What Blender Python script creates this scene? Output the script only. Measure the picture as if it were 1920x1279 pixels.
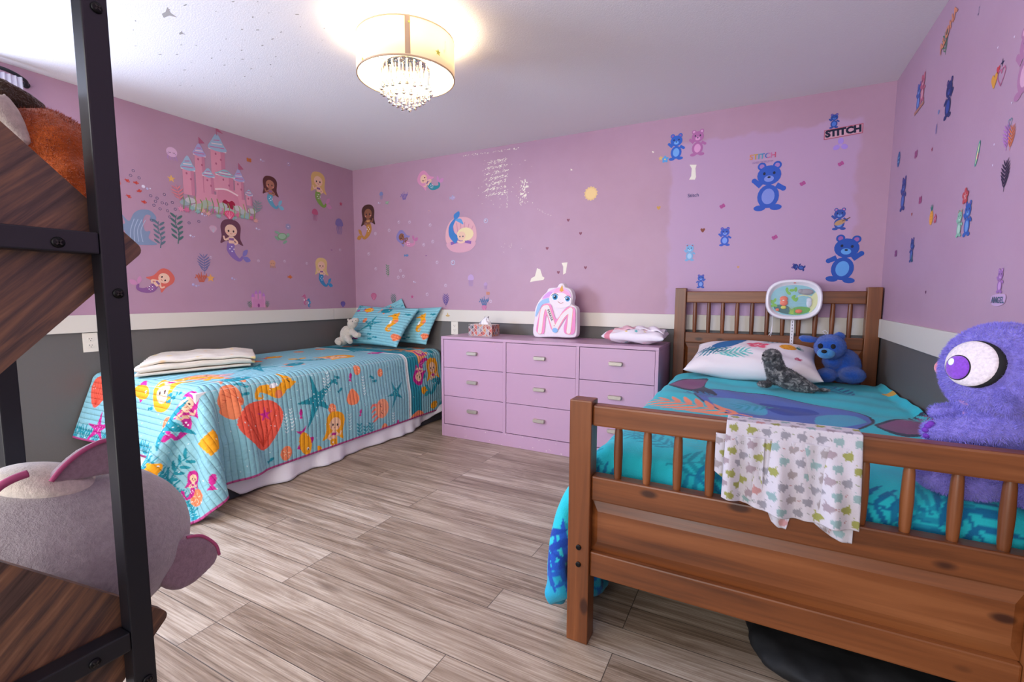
import bpy, bmesh, math, random
import numpy as np
from mathutils import Vector, Matrix
from mathutils.geometry import tessellate_polygon
random.seed(7)
for o in list(bpy.data.objects): bpy.data.objects.remove(o)
SC = bpy.context.scene
COL = SC.collection
PI = math.pi
# ------------------------------------------------------------------ camera
CR = np.array([0.88513892, 0.46531262, 0.00364252])
CU = np.array([-0.04786857, 0.08326585, 0.99537701])
CF = np.array([-0.46285819, 0.88122129, -0.09597569])
FPX = 878.5675; CAMZ = 1.1
cam = bpy.data.cameras.new('camera'); camo = bpy.data.objects.new('camera', cam); COL.objects.link(camo)
cam.sensor_width = 36; cam.sensor_fit = 'HORIZONTAL'; cam.lens = FPX / 1920 * 36; cam.clip_start = .02
camo.matrix_world = Matrix(((CR[0], CU[0], -CF[0], 0), (CR[1], CU[1], -CF[1], 0), (CR[2], CU[2], -CF[2], CAMZ), (0, 0, 0, 1)))
SC.camera = camo
# ------------------------------------------------------------------ view, world, lights
SC.view_settings.view_transform = 'Standard'; SC.view_settings.look = 'None'
SC.view_settings.gamma = 1; SC.view_settings.exposure = 0.35; SC.view_settings.use_curve_mapping = False
W = bpy.data.worlds.new('world'); SC.world = W; W.use_nodes = True
W.node_tree.nodes['Background'].inputs[0].default_value = (1.0, .95, .88, 1)
W.node_tree.nodes['Background'].inputs[1].default_value = 1.35
def area_light(name, loc, target, sx, sy, power, color):
    l = bpy.data.lights.new(name, 'AREA'); l.shape = 'RECTANGLE'; l.size = sx; l.size_y = sy; l.energy = power; l.color = color
    o = bpy.data.objects.new(name, l); COL.objects.link(o); o.location = loc
    o.rotation_euler = (Vector(target) - Vector(loc)).to_track_quat('-Z', 'Y').to_euler(); return o
# daylight entering by the window in the left wall and by the open side behind the camera
area_light('window_daylight', (-3.62, .10, 1.62), (-2.4, .45, 1.55), 1.3, .95, 88, (.58, .70, 1.0))
area_light('doorway_daylight', (-1.2, -1.85, 1.45), (-.7, 3.0, 1.45), 2.0, 1.6, 56, (.95, .93, .96))
# ceiling lamp bulbs
LAMP = (-1.482, 1.771)
for k in range(3):
    a = .5 + k * 2 * PI / 3
    l = bpy.data.lights.new('lamp_bulb_light', 'POINT'); l.energy = 8.0; l.color = (1.0, .82, .56); l.shadow_soft_size = .03
    o = bpy.data.objects.new('lamp_bulb_light', l); COL.objects.link(o); o.location = (LAMP[0] + .09 * math.cos(a), LAMP[1] + .09 * math.sin(a), 2.185)
# ------------------------------------------------------------------ helpers
def lin(c):
    if isinstance(c, str):
        c = c.lstrip('#'); c = [int(c[i:i+2], 16) / 255 for i in (0, 2, 4)]
    return tuple((x / 12.92 if x <= .04045 else ((x + .055) / 1.055) ** 2.4) for x in c[:3]) + (1.0,)
MATS = {}
def nodes(name):
    m = bpy.data.materials.new(name); m.use_nodes = True
    nt = m.node_tree; b = nt.nodes['Principled BSDF']; MATS[name] = m
    return m, nt, b
def N(nt, t, **kw):
    n = nt.nodes.new(t)
    for k, v in kw.items():
        if k in n.inputs: n.inputs[k].default_value = v
        else: setattr(n, k, v)
    return n
def coords(nt, scale=(1, 1, 1), kind='Object', rot=(0, 0, 0), loc=(0, 0, 0)):
    tc = N(nt, 'ShaderNodeTexCoord'); mp = N(nt, 'ShaderNodeMapping')
    mp.inputs['Scale'].default_value = scale; mp.inputs['Rotation'].default_value = rot; mp.inputs['Location'].default_value = loc
    nt.links.new(tc.outputs[kind], mp.inputs[0]); return mp.outputs[0]
def ramp(nt, fac, stops):
    r = N(nt, 'ShaderNodeValToRGB'); e = r.color_ramp.elements
    while len(e) < len(stops): e.new(.5)
    for i, (p, c) in enumerate(stops): e[i].position = p; e[i].color = lin(c)
    nt.links.new(fac, r.inputs[0]); return r.outputs[0]
def noise(nt, vec, scale=5, detail=3, rough=.5, dist=0):
    n = N(nt, 'ShaderNodeTexNoise'); n.inputs['Scale'].default_value = scale; n.inputs['Detail'].default_value = detail
    n.inputs['Roughness'].default_value = rough; n.inputs['Distortion'].default_value = dist
    nt.links.new(vec, n.inputs['Vector']); return n.outputs['Fac']
def bump(nt, b, h, strength=.3, dist=.005):
    n = N(nt, 'ShaderNodeBump'); n.inputs['Strength'].default_value = strength; n.inputs['Distance'].default_value = dist
    nt.links.new(h, n.inputs['Height']); nt.links.new(n.outputs[0], b.inputs['Normal']); return n
def mixc(nt, f, a, b, mode='MIX'):
    m = N(nt, 'ShaderNodeMix', data_type='RGBA', blend_type=mode)
    for s, v in ((m.inputs[0], f), (m.inputs[6], a), (m.inputs[7], b)):
        if hasattr(v, 'node'): nt.links.new(v, s)
        elif isinstance(v, (int, float)): s.default_value = v
        else: s.default_value = lin(v)
    return m.outputs[2]
def math_(nt, op, a, b=None, c=None):
    m = N(nt, 'ShaderNodeMath', operation=op)
    for i, v in enumerate((a, b, c)):
        if v is None: continue
        if hasattr(v, 'node'): nt.links.new(v, m.inputs[i])
        else: m.inputs[i].default_value = v
    return m.outputs[0]
def plain(name, c, rough=.5, metal=0, sheen=0, bumps=0, bscale=200, var=0, spec=.5):
    m, nt, b = nodes(name); b.inputs['Roughness'].default_value = rough; b.inputs['Metallic'].default_value = metal
    b.inputs['Specular IOR Level'].default_value = spec
    b.inputs['Base Color'].default_value = lin(c); b.inputs['Sheen Weight'].default_value = sheen
    v = coords(nt)
    if var:
        f = noise(nt, v, 9, 4)
        k = lin(c); d = tuple(max(0, x * (1 - var)) for x in k[:3]); l = tuple(min(1, x * (1 + var)) for x in k[:3])
        r = N(nt, 'ShaderNodeValToRGB'); r.color_ramp.elements[0].position = .3; r.color_ramp.elements[1].position = .7
        r.color_ramp.elements[0].color = d + (1,); r.color_ramp.elements[1].color = l + (1,)
        nt.links.new(f, r.inputs[0]); nt.links.new(r.outputs[0], b.inputs['Base Color'])
    if bumps: bump(nt, b, noise(nt, v, bscale, 3), bumps, .004)
    return m
def painted(name, rough=.7, bumps=0, bscale=300, quilt=None, sheen=0, attr='Color'):
    m, nt, b = nodes(name); a = N(nt, 'ShaderNodeVertexColor', layer_name=attr)
    nt.links.new(a.outputs[0], b.inputs['Base Color']); b.inputs['Roughness'].default_value = rough; b.inputs['Sheen Weight'].default_value = sheen
    b.inputs['Specular IOR Level'].default_value = .3
    if quilt:
        u = N(nt, 'ShaderNodeUVMap', uv_map='UV'); s = N(nt, 'ShaderNodeSeparateXYZ'); nt.links.new(u.outputs[0], s.inputs[0])
        f = math_(nt, 'ABSOLUTE', math_(nt, 'SINE', math_(nt, 'MULTIPLY', s.outputs[1], PI / quilt)))
        f = math_(nt, 'POWER', f, .45)
        mp = N(nt, 'ShaderNodeMapping'); mp.inputs['Scale'].default_value = (70, 22, 1); nt.links.new(u.outputs[0], mp.inputs[0])
        f = math_(nt, 'ADD', f, math_(nt, 'MULTIPLY', noise(nt, mp.outputs[0], 1, 2), .9))
        bump(nt, b, f, .9, .007)
    elif bumps: bump(nt, b, noise(nt, coords(nt), bscale, 3), bumps, .004)
    return m
def wood_mat(name, axis, dark, mid, light, rough=.35, knots=True, scale=1.0):
    m, nt, b = nodes(name)
    sc = [26 * scale] * 3; sc[axis] = 1.3 * scale
    f1 = noise(nt, coords(nt, sc), 1, 5, .6, .6)
    sc2 = [9 * scale] * 3; sc2[axis] = .5 * scale
    f2 = noise(nt, coords(nt, sc2, loc=(3, 5, 1)), 1, 3, .5, 1.2)
    col = ramp(nt, math_(nt, 'ADD', math_(nt, 'MULTIPLY', f1, .5), math_(nt, 'MULTIPLY', f2, .5)), [(.33, dark), (.5, mid), (.68, light)])
    if knots:
        sk = [9.0] * 3; sk[axis] = 4.2
        v = N(nt, 'ShaderNodeTexVoronoi'); v.inputs['Scale'].default_value = 1; v.inputs['Randomness'].default_value = 1
        nt.links.new(coords(nt, sk, loc=(.3, .7, .1)), v.inputs['Vector'])
        r = ramp(nt, v.outputs['Distance'], [(.05, (0, 0, 0)), (.085, (.25, .25, .25)), (.14, (1, 1, 1))])
        col = mixc(nt, r, '#3a1b0d', col)
    nt.links.new(col, b.inputs['Base Color']); b.inputs['Roughness'].default_value = rough
    bump(nt, b, f1, .12, .003); return m
# mesh object creation
def link(name, me, mat=None, parent=None, smooth=False):
    o = bpy.data.objects.new(name, me); COL.objects.link(o)
    if mat is not None:
        for m in (mat if isinstance(mat, (list, tuple)) else [mat]): me.materials.append(m)
    if parent is not None: o.parent = parent; o.matrix_parent_inverse = parent.matrix_world.inverted() if False else Matrix.Identity(4)
    if smooth:
        me.polygons.foreach_set('use_smooth', [True] * len(me.polygons))
    return o
def obj(name, bm, mat=None, parent=None, smooth=False, org=None):
    # geometry is authored in world metres; parts are shifted into the parent's frame
    me = bpy.data.meshes.new(name)
    if parent is not None: bmesh.ops.translate(bm, verts=bm.verts, vec=-parent.location)
    elif org is not None: bmesh.ops.translate(bm, verts=bm.verts, vec=-Vector(org))
    bm.to_mesh(me); bm.free(); o = link(name, me, mat, parent, smooth)
    if parent is None and org is not None: o.location = org
    return o
def sub(name, bm, mat, part, root, smooth=False):
    # sub-part: parented to a part that sits at its thing's origin
    me = bpy.data.meshes.new(name); bmesh.ops.translate(bm, verts=bm.verts, vec=-root.location)
    bm.to_mesh(me); bm.free(); o = link(name, me, mat, part, smooth); return o
def tag(o, label=None, cat=None, group=None, kind=None):
    if label: o['label'] = label
    if cat: o['category'] = cat
    if group: o['group'] = group
    if kind: o['kind'] = kind
    return o
def thing(name, label, cat, loc, group=None):
    o = bpy.data.objects.new(name, None); COL.objects.link(o); o.location = loc; o.empty_display_size = .05
    return tag(o, label, cat, group)
def struct(name, bm, mat): return tag(obj(name, bm, mat), kind='structure')
def box(bm, x0, x1, y0, y1, z0, z1, mi=0, bev=0, rot=None):
    vs = [bm.verts.new((x, y, z)) for x in (x0, x1) for y in (y0, y1) for z in (z0, z1)]
    fs = []
    for q in ((0, 1, 3, 2), (4, 6, 7, 5), (0, 4, 5, 1), (2, 3, 7, 6), (0, 2, 6, 4), (1, 5, 7, 3)):
        f = bm.faces.new([vs[i] for i in q]); f.material_index = mi; fs.append(f)
    if bev:
        es = list({e for f in fs for e in f.edges})
        r = bmesh.ops.bevel(bm, geom=es, offset=bev, segments=2, affect='EDGES', profile=.6)
        vs = [v for v in r['verts']] if False else list({v for f in r['faces'] for v in f.verts} | {v for v in vs if v.is_valid})
    if rot is not None: bmesh.ops.transform(bm, matrix=rot, verts=vs)
    return vs
def B(*a, **k):
    bm = bmesh.new(); box(bm, *a, **k); return bm
def tube(bm, pts, r, seg=10, cap=True, mi=0, flat=1.0):
    pts = [Vector(p) for p in pts]; n = len(pts); rs = r if isinstance(r, (list, tuple)) else [r] * n
    rings = []; prev = None
    for i, p in enumerate(pts):
        d = (pts[min(i + 1, n - 1)] - pts[max(i - 1, 0)]).normalized()
        if prev is None: a = d.orthogonal().normalized()
        else: a = (prev - d * prev.dot(d)).normalized()
        prev = a; c = d.cross(a)
        rings.append([bm.verts.new(p + (a * math.cos(t) + c * math.sin(t) * flat) * rs[i]) for t in [2 * PI * k / seg for k in range(seg)]])
    for i in range(n - 1):
        for k in range(seg):
            f = bm.faces.new((rings[i][k], rings[i][(k + 1) % seg], rings[i + 1][(k + 1) % seg], rings[i + 1][k])); f.material_index = mi
    if cap:
        bm.faces.new(rings[0][::-1]).material_index = mi; bm.faces.new(rings[-1]).material_index = mi
def lathe(bm, prof, c=(0, 0, 0), seg=32, mi=0, axis='Z'):
    rings = []
    for r, z in prof:
        ring = []
        for k in range(seg):
            a = 2 * PI * k / seg; x, y = r * math.cos(a), r * math.sin(a)
            p = (x, y, z) if axis == 'Z' else ((z, x, y) if axis == 'X' else (x, z, y))
            ring.append(bm.verts.new(Vector(p) + Vector(c)))
        rings.append(ring)
    for i in range(len(rings) - 1):
        for k in range(seg):
            f = bm.faces.new((rings[i][k], rings[i][(k + 1) % seg], rings[i + 1][(k + 1) % seg], rings[i + 1][k])); f.material_index = mi
    return rings
def ellips(bm, c, r, rot=None, seg=24, mi=0):
    m = Matrix.Translation(c) @ (rot if rot is not None else Matrix.Identity(4)) @ Matrix.Diagonal((r[0], r[1], r[2], 1))
    res = bmesh.ops.create_uvsphere(bm, u_segments=seg, v_segments=seg // 2, radius=1, matrix=m)
    for v in res['verts']:
        for f in v.link_faces: f.material_index = mi
def rx(a): return Matrix.Rotation(a, 4, 'X')
def ry(a): return Matrix.Rotation(a, 4, 'Y')
def rz(a): return Matrix.Rotation(a, 4, 'Z')
def remesh(o, vox=.006, smooth=6, disp=0, dscale=.02):
    m = o.modifiers.new('join', 'REMESH'); m.mode = 'VOXEL'; m.voxel_size = vox; m.use_smooth_shade = True
    s = o.modifiers.new('soft', 'SMOOTH'); s.iterations = smooth; s.factor = .6
    if disp:
        t = bpy.data.textures.new('fur_clumps', 'CLOUDS'); t.noise_scale = dscale; t.noise_depth = 2
        d = o.modifiers.new('fur', 'DISPLACE'); d.texture = t; d.strength = disp; d.mid_level = .5; d.texture_coords = 'LOCAL'
def ray(px, py): return CF * FPX + CR * (px - 960) - CU * (py - 639.5)
def at_y(px, py, y): d = ray(px, py); return Vector(d * (y / d[1])) + Vector((0, 0, CAMZ))
def at_x(px, py, x): d = ray(px, py); return Vector(d * (x / d[0])) + Vector((0, 0, CAMZ))
def at_z(px, py, z): d = ray(px, py); return Vector(d * ((z - CAMZ) / d[2])) + Vector((0, 0, CAMZ))
def cloth_mesh(name, P, U=None, C=None, mat=None, parent=None, thick=0, wrapcols=False):
    # P (rows, cols, 3) -> smooth grid mesh with optional UVs (rows, cols, 2) and colours (rows, cols, 3)
    h, w = P.shape[:2]; me = bpy.data.meshes.new(name)
    off = np.array(parent.location) if parent is not None else 0
    V = (P - off).reshape(-1, 3).astype(np.float32)
    i = np.arange(h * w).reshape(h, w); q = np.stack([i[:-1, :-1], i[:-1, 1:], i[1:, 1:], i[1:, :-1]], -1).reshape(-1, 4)
    me.vertices.add(len(V)); me.vertices.foreach_set('co', V.ravel())
    me.loops.add(q.size); me.loops.foreach_set('vertex_index', q.ravel().astype(np.int32))
    me.polygons.add(len(q)); me.polygons.foreach_set('loop_start', np.arange(0, q.size, 4, dtype=np.int32)); me.polygons.foreach_set('loop_total', np.full(len(q), 4, np.int32))
    me.update(calc_edges=True)
    if U is not None:
        l = me.uv_layers.new(name='UV'); l.data.foreach_set('uv', U.reshape(-1, 2)[q.ravel()].astype(np.float32).ravel())
    if C is not None:
        a = me.color_attributes.new('Color', 'FLOAT_COLOR', 'POINT')
        a.data.foreach_set('color', np.concatenate([C.reshape(-1, 3), np.ones((h * w, 1))], 1).astype(np.float32).ravel())
    o = link(name, me, mat, parent, True)
    if thick:
        s = o.modifiers.new('thickness', 'SOLIDIFY'); s.thickness = thick; s.offset = 0
    return o
def up1(A, f):
    # cubic (Catmull-Rom) upsampling along axis 0
    n = A.shape[0]; t = np.linspace(0, n - 1, (n - 1) * f + 1); i = np.minimum(t.astype(int), n - 2); u = (t - i).reshape((-1,) + (1,) * (A.ndim - 1))
    g = lambda k: A[np.clip(i + k, 0, n - 1)]
    a, b, c, d = g(-1), g(0), g(1), g(2)
    return b + .5 * u * (c - a + u * (2 * a - 5 * b + 4 * c - d + u * (3 * (b - c) + d - a)))
def upsample(P, f): return np.swapaxes(up1(np.swapaxes(up1(P, f), 0, 1), f), 0, 1)
def drape(P, h, collide, steps=160, iters=10, damp=.96, grav=.0006, pin=None, bend=.25, inflate=None):
    # position based cloth on a regular grid, spacing h (hx, hy)
    X = P.copy(); V = np.zeros_like(X); dg = math.hypot(*h)
    def con(a, b, L, k=1.0):
        d = b - a; n = np.linalg.norm(d, axis=-1, keepdims=True) + 1e-9
        c = d * (.5 * k * (n - L) / n); a += c; b -= c
    for s in range(steps):
        Y = X.copy(); V *= damp; V[..., 2] -= grav
        if inflate is not None: V += inflate(X)
        sp = np.linalg.norm(V, axis=-1, keepdims=True); V *= np.minimum(1, .02 / (sp + 1e-9))
        X += V
        for it in range(iters):
            for o in (0, 1):
                con(X[o:-1:2][:len(X[o+1::2])], X[o+1::2], h[0]); con(X[:, o:-1:2][:, :X[:, o+1::2].shape[1]], X[:, o+1::2], h[1])
            for o in (0, 1):
                a = X[o:-1:2]; b = X[o+1::2]; a = a[:len(b)]
                con(a[:, :-1], b[:, 1:], dg, .5); con(a[:, 1:], b[:, :-1], dg, .5)
            if bend:
                for o in (0, 1, 2, 3):
                    b = X[o+2::4]; a = X[o::4][:len(b)]; con(a, b, 2 * h[0], bend)
                    b = X[:, o+2::4]; a = X[:, o::4][:, :b.shape[1]]; con(a, b, 2 * h[1], bend)
            collide(X, Y)
            if pin is not None: X[pin] = P[pin]
        V = X - Y
    return X
def rbox(lo, hi, r):
    # collider: push points out of a rounded box
    lo = np.array(lo); hi = np.array(hi); ci = (lo + hi) / 2; hf = (hi - lo) / 2 - r
    def f(X):
        q = X - ci; c = np.clip(q, -hf, hf); d = q - c; n = np.linalg.norm(d, axis=-1)
        m = (n < r) & (n > 1e-7)
        X[m] = (c + d * (r / np.maximum(n, 1e-7))[..., None] + ci)[m]
        k = n <= 1e-7
        if k.any():
            qq = q[k]; pen = hf + r - np.abs(qq); pen[:, 2] -= .05 * 0
            ax = np.argmin(pen, axis=1); s = np.where(qq[np.arange(len(qq)), ax] < 0, -1, 1)
            qq[np.arange(len(qq)), ax] = s * (hf + r)[ax]; X[k] = qq + ci
    return f
# ------------------------------------------------------------------ flat artwork (stickers, prints)
def spl(pts, n=6, closed=True):
    P = np.array(pts, float); out = []; m = len(P)
    for i in range(m if closed else m - 1):
        g = (lambda k: P[(i + k) % m]) if closed else (lambda k: P[min(max(i + k, 0), m - 1)])
        a, b, c, d = g(-1), g(0), g(1), g(2)
        for j in range(n):
            u = j / n; out.append(b + .5 * u * (c - a + u * (2 * a - 5 * b + 4 * c - d + u * (3 * (b - c) + d - a))))
    if not closed: out.append(P[-1])
    return np.array(out)
class Art:
    def __init__(s): s.L = []
    def poly(s, pts, col): s.L.append((np.array(pts, float), col)); return s
    def blob(s, pts, col): return s.poly(spl(pts), col)
    def ell(s, x, y, a, b, col, rot=0, n=18):
        t = np.linspace(0, 2 * PI, n, endpoint=False); c, q = math.cos(rot), math.sin(rot)
        X, Y = a * np.cos(t), b * np.sin(t); return s.poly(np.stack([x + c * X - q * Y, y + q * X + c * Y], 1), col)
    def stroke(s, pts, w, col, smooth=True):
        P = spl(pts, 5, False) if smooth and len(pts) > 2 else np.array(pts, float)
        w = np.interp(np.linspace(0, 1, len(P)), np.linspace(0, 1, len(w)), w) if isinstance(w, (list, tuple)) else np.full(len(P), w)
        d = np.gradient(P, axis=0); d /= np.linalg.norm(d, axis=1, keepdims=True) + 1e-9
        nrm = np.stack([-d[:, 1], d[:, 0]], 1) * w[:, None] / 2
        return s.poly(np.concatenate([P + nrm, (P - nrm)[::-1]]), col)
    def star(s, x, y, R, r, n, col, rot=PI / 2):
        return s.poly([(x + (R if k % 2 == 0 else r) * math.cos(rot + k * PI / n), y + (R if k % 2 == 0 else r) * math.sin(rot + k * PI / n)) for k in range(2 * n)], col)
    def ring(s, x, y, R, w, col, n=16):
        t = np.linspace(0, 2 * PI, n + 1); return s.stroke(np.stack([x + R * np.cos(t), y + R * np.sin(t)], 1), w, col, False)
    def add(s, o, dx=0, dy=0, sc=1, rot=0, flip=False, stretch=1):
        c, q = math.cos(rot), math.sin(rot); M = np.array([[c, q], [-q, c]]) * sc
        for P, col in o.L:
            Q = P * ([-1, 1] if flip else [1, 1]) * [stretch, 1]; s.L.append((Q @ M + [dx, dy], col))
        return s
def paint_grid(U, C, art):
    # paint flat artwork on a grid of cloth coordinates
    for P, col in art.L:
        lo, hi = P.min(0), P.max(0)
        m = (U[..., 0] >= lo[0]) & (U[..., 0] <= hi[0]) & (U[..., 1] >= lo[1]) & (U[..., 1] <= hi[1])
        if not m.any(): continue
        q = U[m]; ins = np.zeros(len(q), bool); j = len(P) - 1
        for i in range(len(P)):
            a, b = P[i], P[j]
            if a[1] != b[1]: ins ^= ((a[1] > q[:, 1]) != (b[1] > q[:, 1])) & (q[:, 0] < (b[0] - a[0]) * (q[:, 1] - a[1]) / (b[1] - a[1]) + a[0])
            j = i
        c = C[m]; c[ins] = lin(col)[:3]; C[m] = c
def art_mesh(name, art, f, mat, parent=None, org=None, lift=.0016, step=.00006):
    # f(x, y, h) maps flat artwork to space, h = height above the surface
    V = []; F = []; K = []
    for k, (P, col) in enumerate(art.L):
        b = len(V); V += [f(x, y, lift + k * step) for x, y in P]; tri = tessellate_polygon([[Vector((x, y, 0)) for x, y in P]])
        c = lin(col)
        for t in tri:
            a_, b_, c_ = [P[i] for i in t]
            if (b_[0] - a_[0]) * (c_[1] - a_[1]) - (b_[1] - a_[1]) * (c_[0] - a_[0]) < 0: t = (t[0], t[2], t[1])
            F.append([b + i for i in t]); K += [c] * 3
    off = parent.location if parent is not None else Vector(org if org is not None else (0, 0, 0))
    me = bpy.data.meshes.new(name); me.from_pydata([tuple(Vector(v) - off) for v in V], [], F)
    a = me.color_attributes.new('Color', 'FLOAT_COLOR', 'CORNER'); a.data.foreach_set('color', np.array(K, np.float32).ravel())
    o = link(name, me, mat, parent)
    if parent is None and org is not None: o.location = org
    return o
# ------------------------------------------------------------------ materials
def wall_paint(name, c1, c2, patch=None):
    m, nt, b = nodes(name); v = coords(nt)
    col = mixc(nt, ramp(nt, noise(nt, v, 2.2, 5, .6), [(.35, (0, 0, 0)), (.65, (1, 1, 1))]), c1, c2)
    if patch:
        x0, x1, z0, z1, c3 = patch
        s = N(nt, 'ShaderNodeSeparateXYZ'); nt.links.new(v, s.inputs[0])
        w = math_(nt, 'MULTIPLY', math_(nt, 'SUBTRACT', noise(nt, v, 9, 4), .5), .10)
        X = math_(nt, 'ADD', s.outputs[0], w); Z = math_(nt, 'ADD', s.outputs[2], w)
        def st(v_, a, bb): 
            r = N(nt, 'ShaderNodeMapRange', interpolation_type='SMOOTHSTEP'); nt.links.new(v_, r.inputs[0]); r.inputs[1].default_value = a; r.inputs[2].default_value = bb; return r.outputs[0]
        k = math_(nt, 'MULTIPLY', math_(nt, 'MULTIPLY', st(X, x0 - .02, x0 + .02), st(X, x1 + .02, x1 - .02)), st(Z, z1 + .015, z1 - .015))
        col = mixc(nt, k, col, c3)
    nt.links.new(col, b.inputs['Base Color']); b.inputs['Roughness'].default_value = .45
    bump(nt, b, noise(nt, v, 140, 2), .12, .002); return m
M_BACK = wall_paint('mauve_wall_paint', '#b08a9e', '#b590a5', (-.57, .47, .9, 2.12, '#b794b4'))
M_SIDE = wall_paint('mauve_side_wall_paint', '#b08a9e', '#b590a5')
M_RIGHT = wall_paint('lilac_wall_paint', '#b491a8', '#b997ae')
M_GREY = plain('grey_wall_paint', '#625f5c', .5, bumps=.1, bscale=140)
M_TRIM = plain('white_trim_paint', '#d9d4c8', .4)
M_CEIL = plain('ceiling_paint', '#e9e6e6', .9, bumps=.25, bscale=160)
M_CHIP = plain('bare_drywall', '#efe9d8', .9)
M_FLAKE = plain('ceiling_flake_grey', '#a5a099', .9)
M_PINE = [wood_mat('pine_' + 'xyz'[a], a, '#4a2611', '#75411f', '#8f5731', .33) for a in range(3)]
M_BLACK = plain('black_metal', '#16181f', .42, spec=.5)
M_SCREW = plain('black_screw', '#0c0d10', .35, metal=.6)
M_LILAC = plain('lilac_dresser_paint', '#bd98b2', .32, bumps=.05, bscale=60)
M_GAP = plain('dark_gap', '#3a2433', .9)
M_BRASS = plain('brushed_pewter', '#b3aba0', .38, metal=.7, bumps=.5, bscale=180)
M_PLATE = plain('ivory_plastic', '#e8e2d4', .35)
M_SLOT = plain('outlet_slot', '#2a2622', .6)
M_WHITE = plain('white_cotton', '#e9e6ec', .85, bumps=.1)
M_MATT = plain('mattress_ticking', '#d9d6da', .85)
M_BOXS = plain('charcoal_box_fabric', '#3b3b42', .8, bumps=.4, bscale=500)
M_PRINT = painted('sticker_print', .55)
M_WHITEP = plain('white_plastic', '#ece8ee', .25)
M_BAG = plain('black_nylon', '#08080a', .75, bumps=.3, bscale=30)
# floor planks
def floor_mat():
    m, nt, b = nodes('grey_oak_vinyl_planks')
    v = coords(nt, loc=(.35, -1.219 + .123 * 20, 0))
    br = N(nt, 'ShaderNodeTexBrick'); br.offset = .37; br.offset_frequency = 3; br.squash = 1
    for k, x in (('Scale', 1), ('Mortar Size', .0016), ('Mortar Smooth', .3), ('Brick Width', 1.22), ('Row Height', .123), ('Bias', 0)): br.inputs[k].default_value = x
    br.inputs['Color1'].default_value = (0, 0, 0, 1); br.inputs['Color2'].default_value = (1, 1, 1, 1); br.inputs['Mortar'].default_value = (.5, .5, .5, 1)
    nt.links.new(v, br.inputs['Vector'])
    sep = N(nt, 'ShaderNodeSeparateXYZ'); nt.links.new(v, sep.inputs[0])
    row = math_(nt, 'FLOOR', math_(nt, 'DIVIDE', sep.outputs[1], .123))
    cmb = N(nt, 'ShaderNodeCombineXYZ'); nt.links.new(math_(nt, 'ADD', sep.outputs[0], math_(nt, 'MULTIPLY', br.outputs['Color'], 7)), cmb.inputs[0])
    nt.links.new(sep.outputs[1], cmb.inputs[1]); nt.links.new(math_(nt, 'MULTIPLY', row, 3.7), cmb.inputs[2])
    def nz(sx, sy, d, rough, dist):
        mp = N(nt, 'ShaderNodeMapping'); mp.inputs['Scale'].default_value = (sx, sy, 1); nt.links.new(cmb.outputs[0], mp.inputs[0]); return noise(nt, mp.outputs[0], 1, d, rough, dist)
    g1 = nz(1.3, 34, 7, .68, .5); g2 = nz(3, 240, 4, .65, .2); g3 = nz(1.6, 9, 5, .7, 1.4)
    f = math_(nt, 'ADD', math_(nt, 'ADD', math_(nt, 'MULTIPLY', g1, .36), math_(nt, 'MULTIPLY', g2, .34)), math_(nt, 'MULTIPLY', g3, .30))
    f = math_(nt, 'ADD', f, math_(nt, 'MULTIPLY', math_(nt, 'SUBTRACT', br.outputs['Color'], .5), .085))
    col = ramp(nt, f, [(.34, '#574535'), (.43, '#826f5c'), (.51, '#a08e7b'), (.59, '#bfb09d'), (.70, '#d8cebf')])
    mp = N(nt, 'ShaderNodeMapping'); mp.inputs['Scale'].default_value = (1.5, 5, 1); nt.links.new(cmb.outputs[0], mp.inputs[0])
    vo = N(nt, 'ShaderNodeTexVoronoi'); vo.inputs['Scale'].default_value = 1; nt.links.new(mp.outputs[0], vo.inputs['Vector'])
    kn = ramp(nt, vo.outputs['Distance'], [(.0, (.2, .2, .2)), (.06, (.75, .75, .75)), (.12, (1, 1, 1))])
    col = mixc(nt, kn, '#6a5a4c', col)
    col = mixc(nt, math_(nt, 'MULTIPLY', br.outputs['Fac'], .85), col, '#332a24')
    nt.links.new(col, b.inputs['Base Color']); b.inputs['Roughness'].default_value = .42
    bump(nt, b, math_(nt, 'SUBTRACT', f, math_(nt, 'MULTIPLY', br.outputs['Fac'], .6)), .25, .004); return m
M_FLOOR = floor_mat()
# ------------------------------------------------------------------ room
XL, XR, YB, YN, ZC = -3.53, .620, 3.40, -2.0, 2.295
struct('floor', B(XL - .12, XR + .12, YN, YB + .12, -.1, 0), M_FLOOR)
struct('ceiling', B(XL - .12, XR + .12, YN, YB + .12, ZC, ZC + .1), M_CEIL)
ZS = .93
def wall(name, segs, m1):
    bm = bmesh.new()
    for s in segs:
        for z0, z1, mi in ((s[4], min(s[5], ZS), 1), (max(s[4], ZS), s[5], 0)):
            if z1 > z0: box(bm, s[0], s[1], s[2], s[3], z0, z1, mi)
    return struct(name, bm, [m1, M_GREY])
wb = wall('wall_back', [(XL - .12, XR + .12, YB, YB + .12, 0, ZC)], M_BACK)
wr = wall('wall_right', [(XR, XR + .12, YN, YB, 0, ZC)], M_RIGHT)
WY0, WY1, WZ0, WZ1 = -.72, .84, 1.10, 2.12
wall('wall_left', [(XL - .12, XL, YN, WY0, 0, ZC), (XL - .12, XL, WY1, YB, 0, ZC), (XL - .12, XL, WY0, WY1, 0, WZ0), (XL - .12, XL, WY0, WY1, WZ1, ZC)], M_SIDE)
wf = bmesh.new()
for a in ((WY0 - .07, WY1 + .07, WZ0 - .07, WZ0), (WY0 - .07, WY1 + .07, WZ1, WZ1 + .05), (WY0 - .07, WY0, WZ0, WZ1), (WY1, WY1 + .07, WZ0, WZ1)): box(wf, XL, XL + .015, *a)
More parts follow.
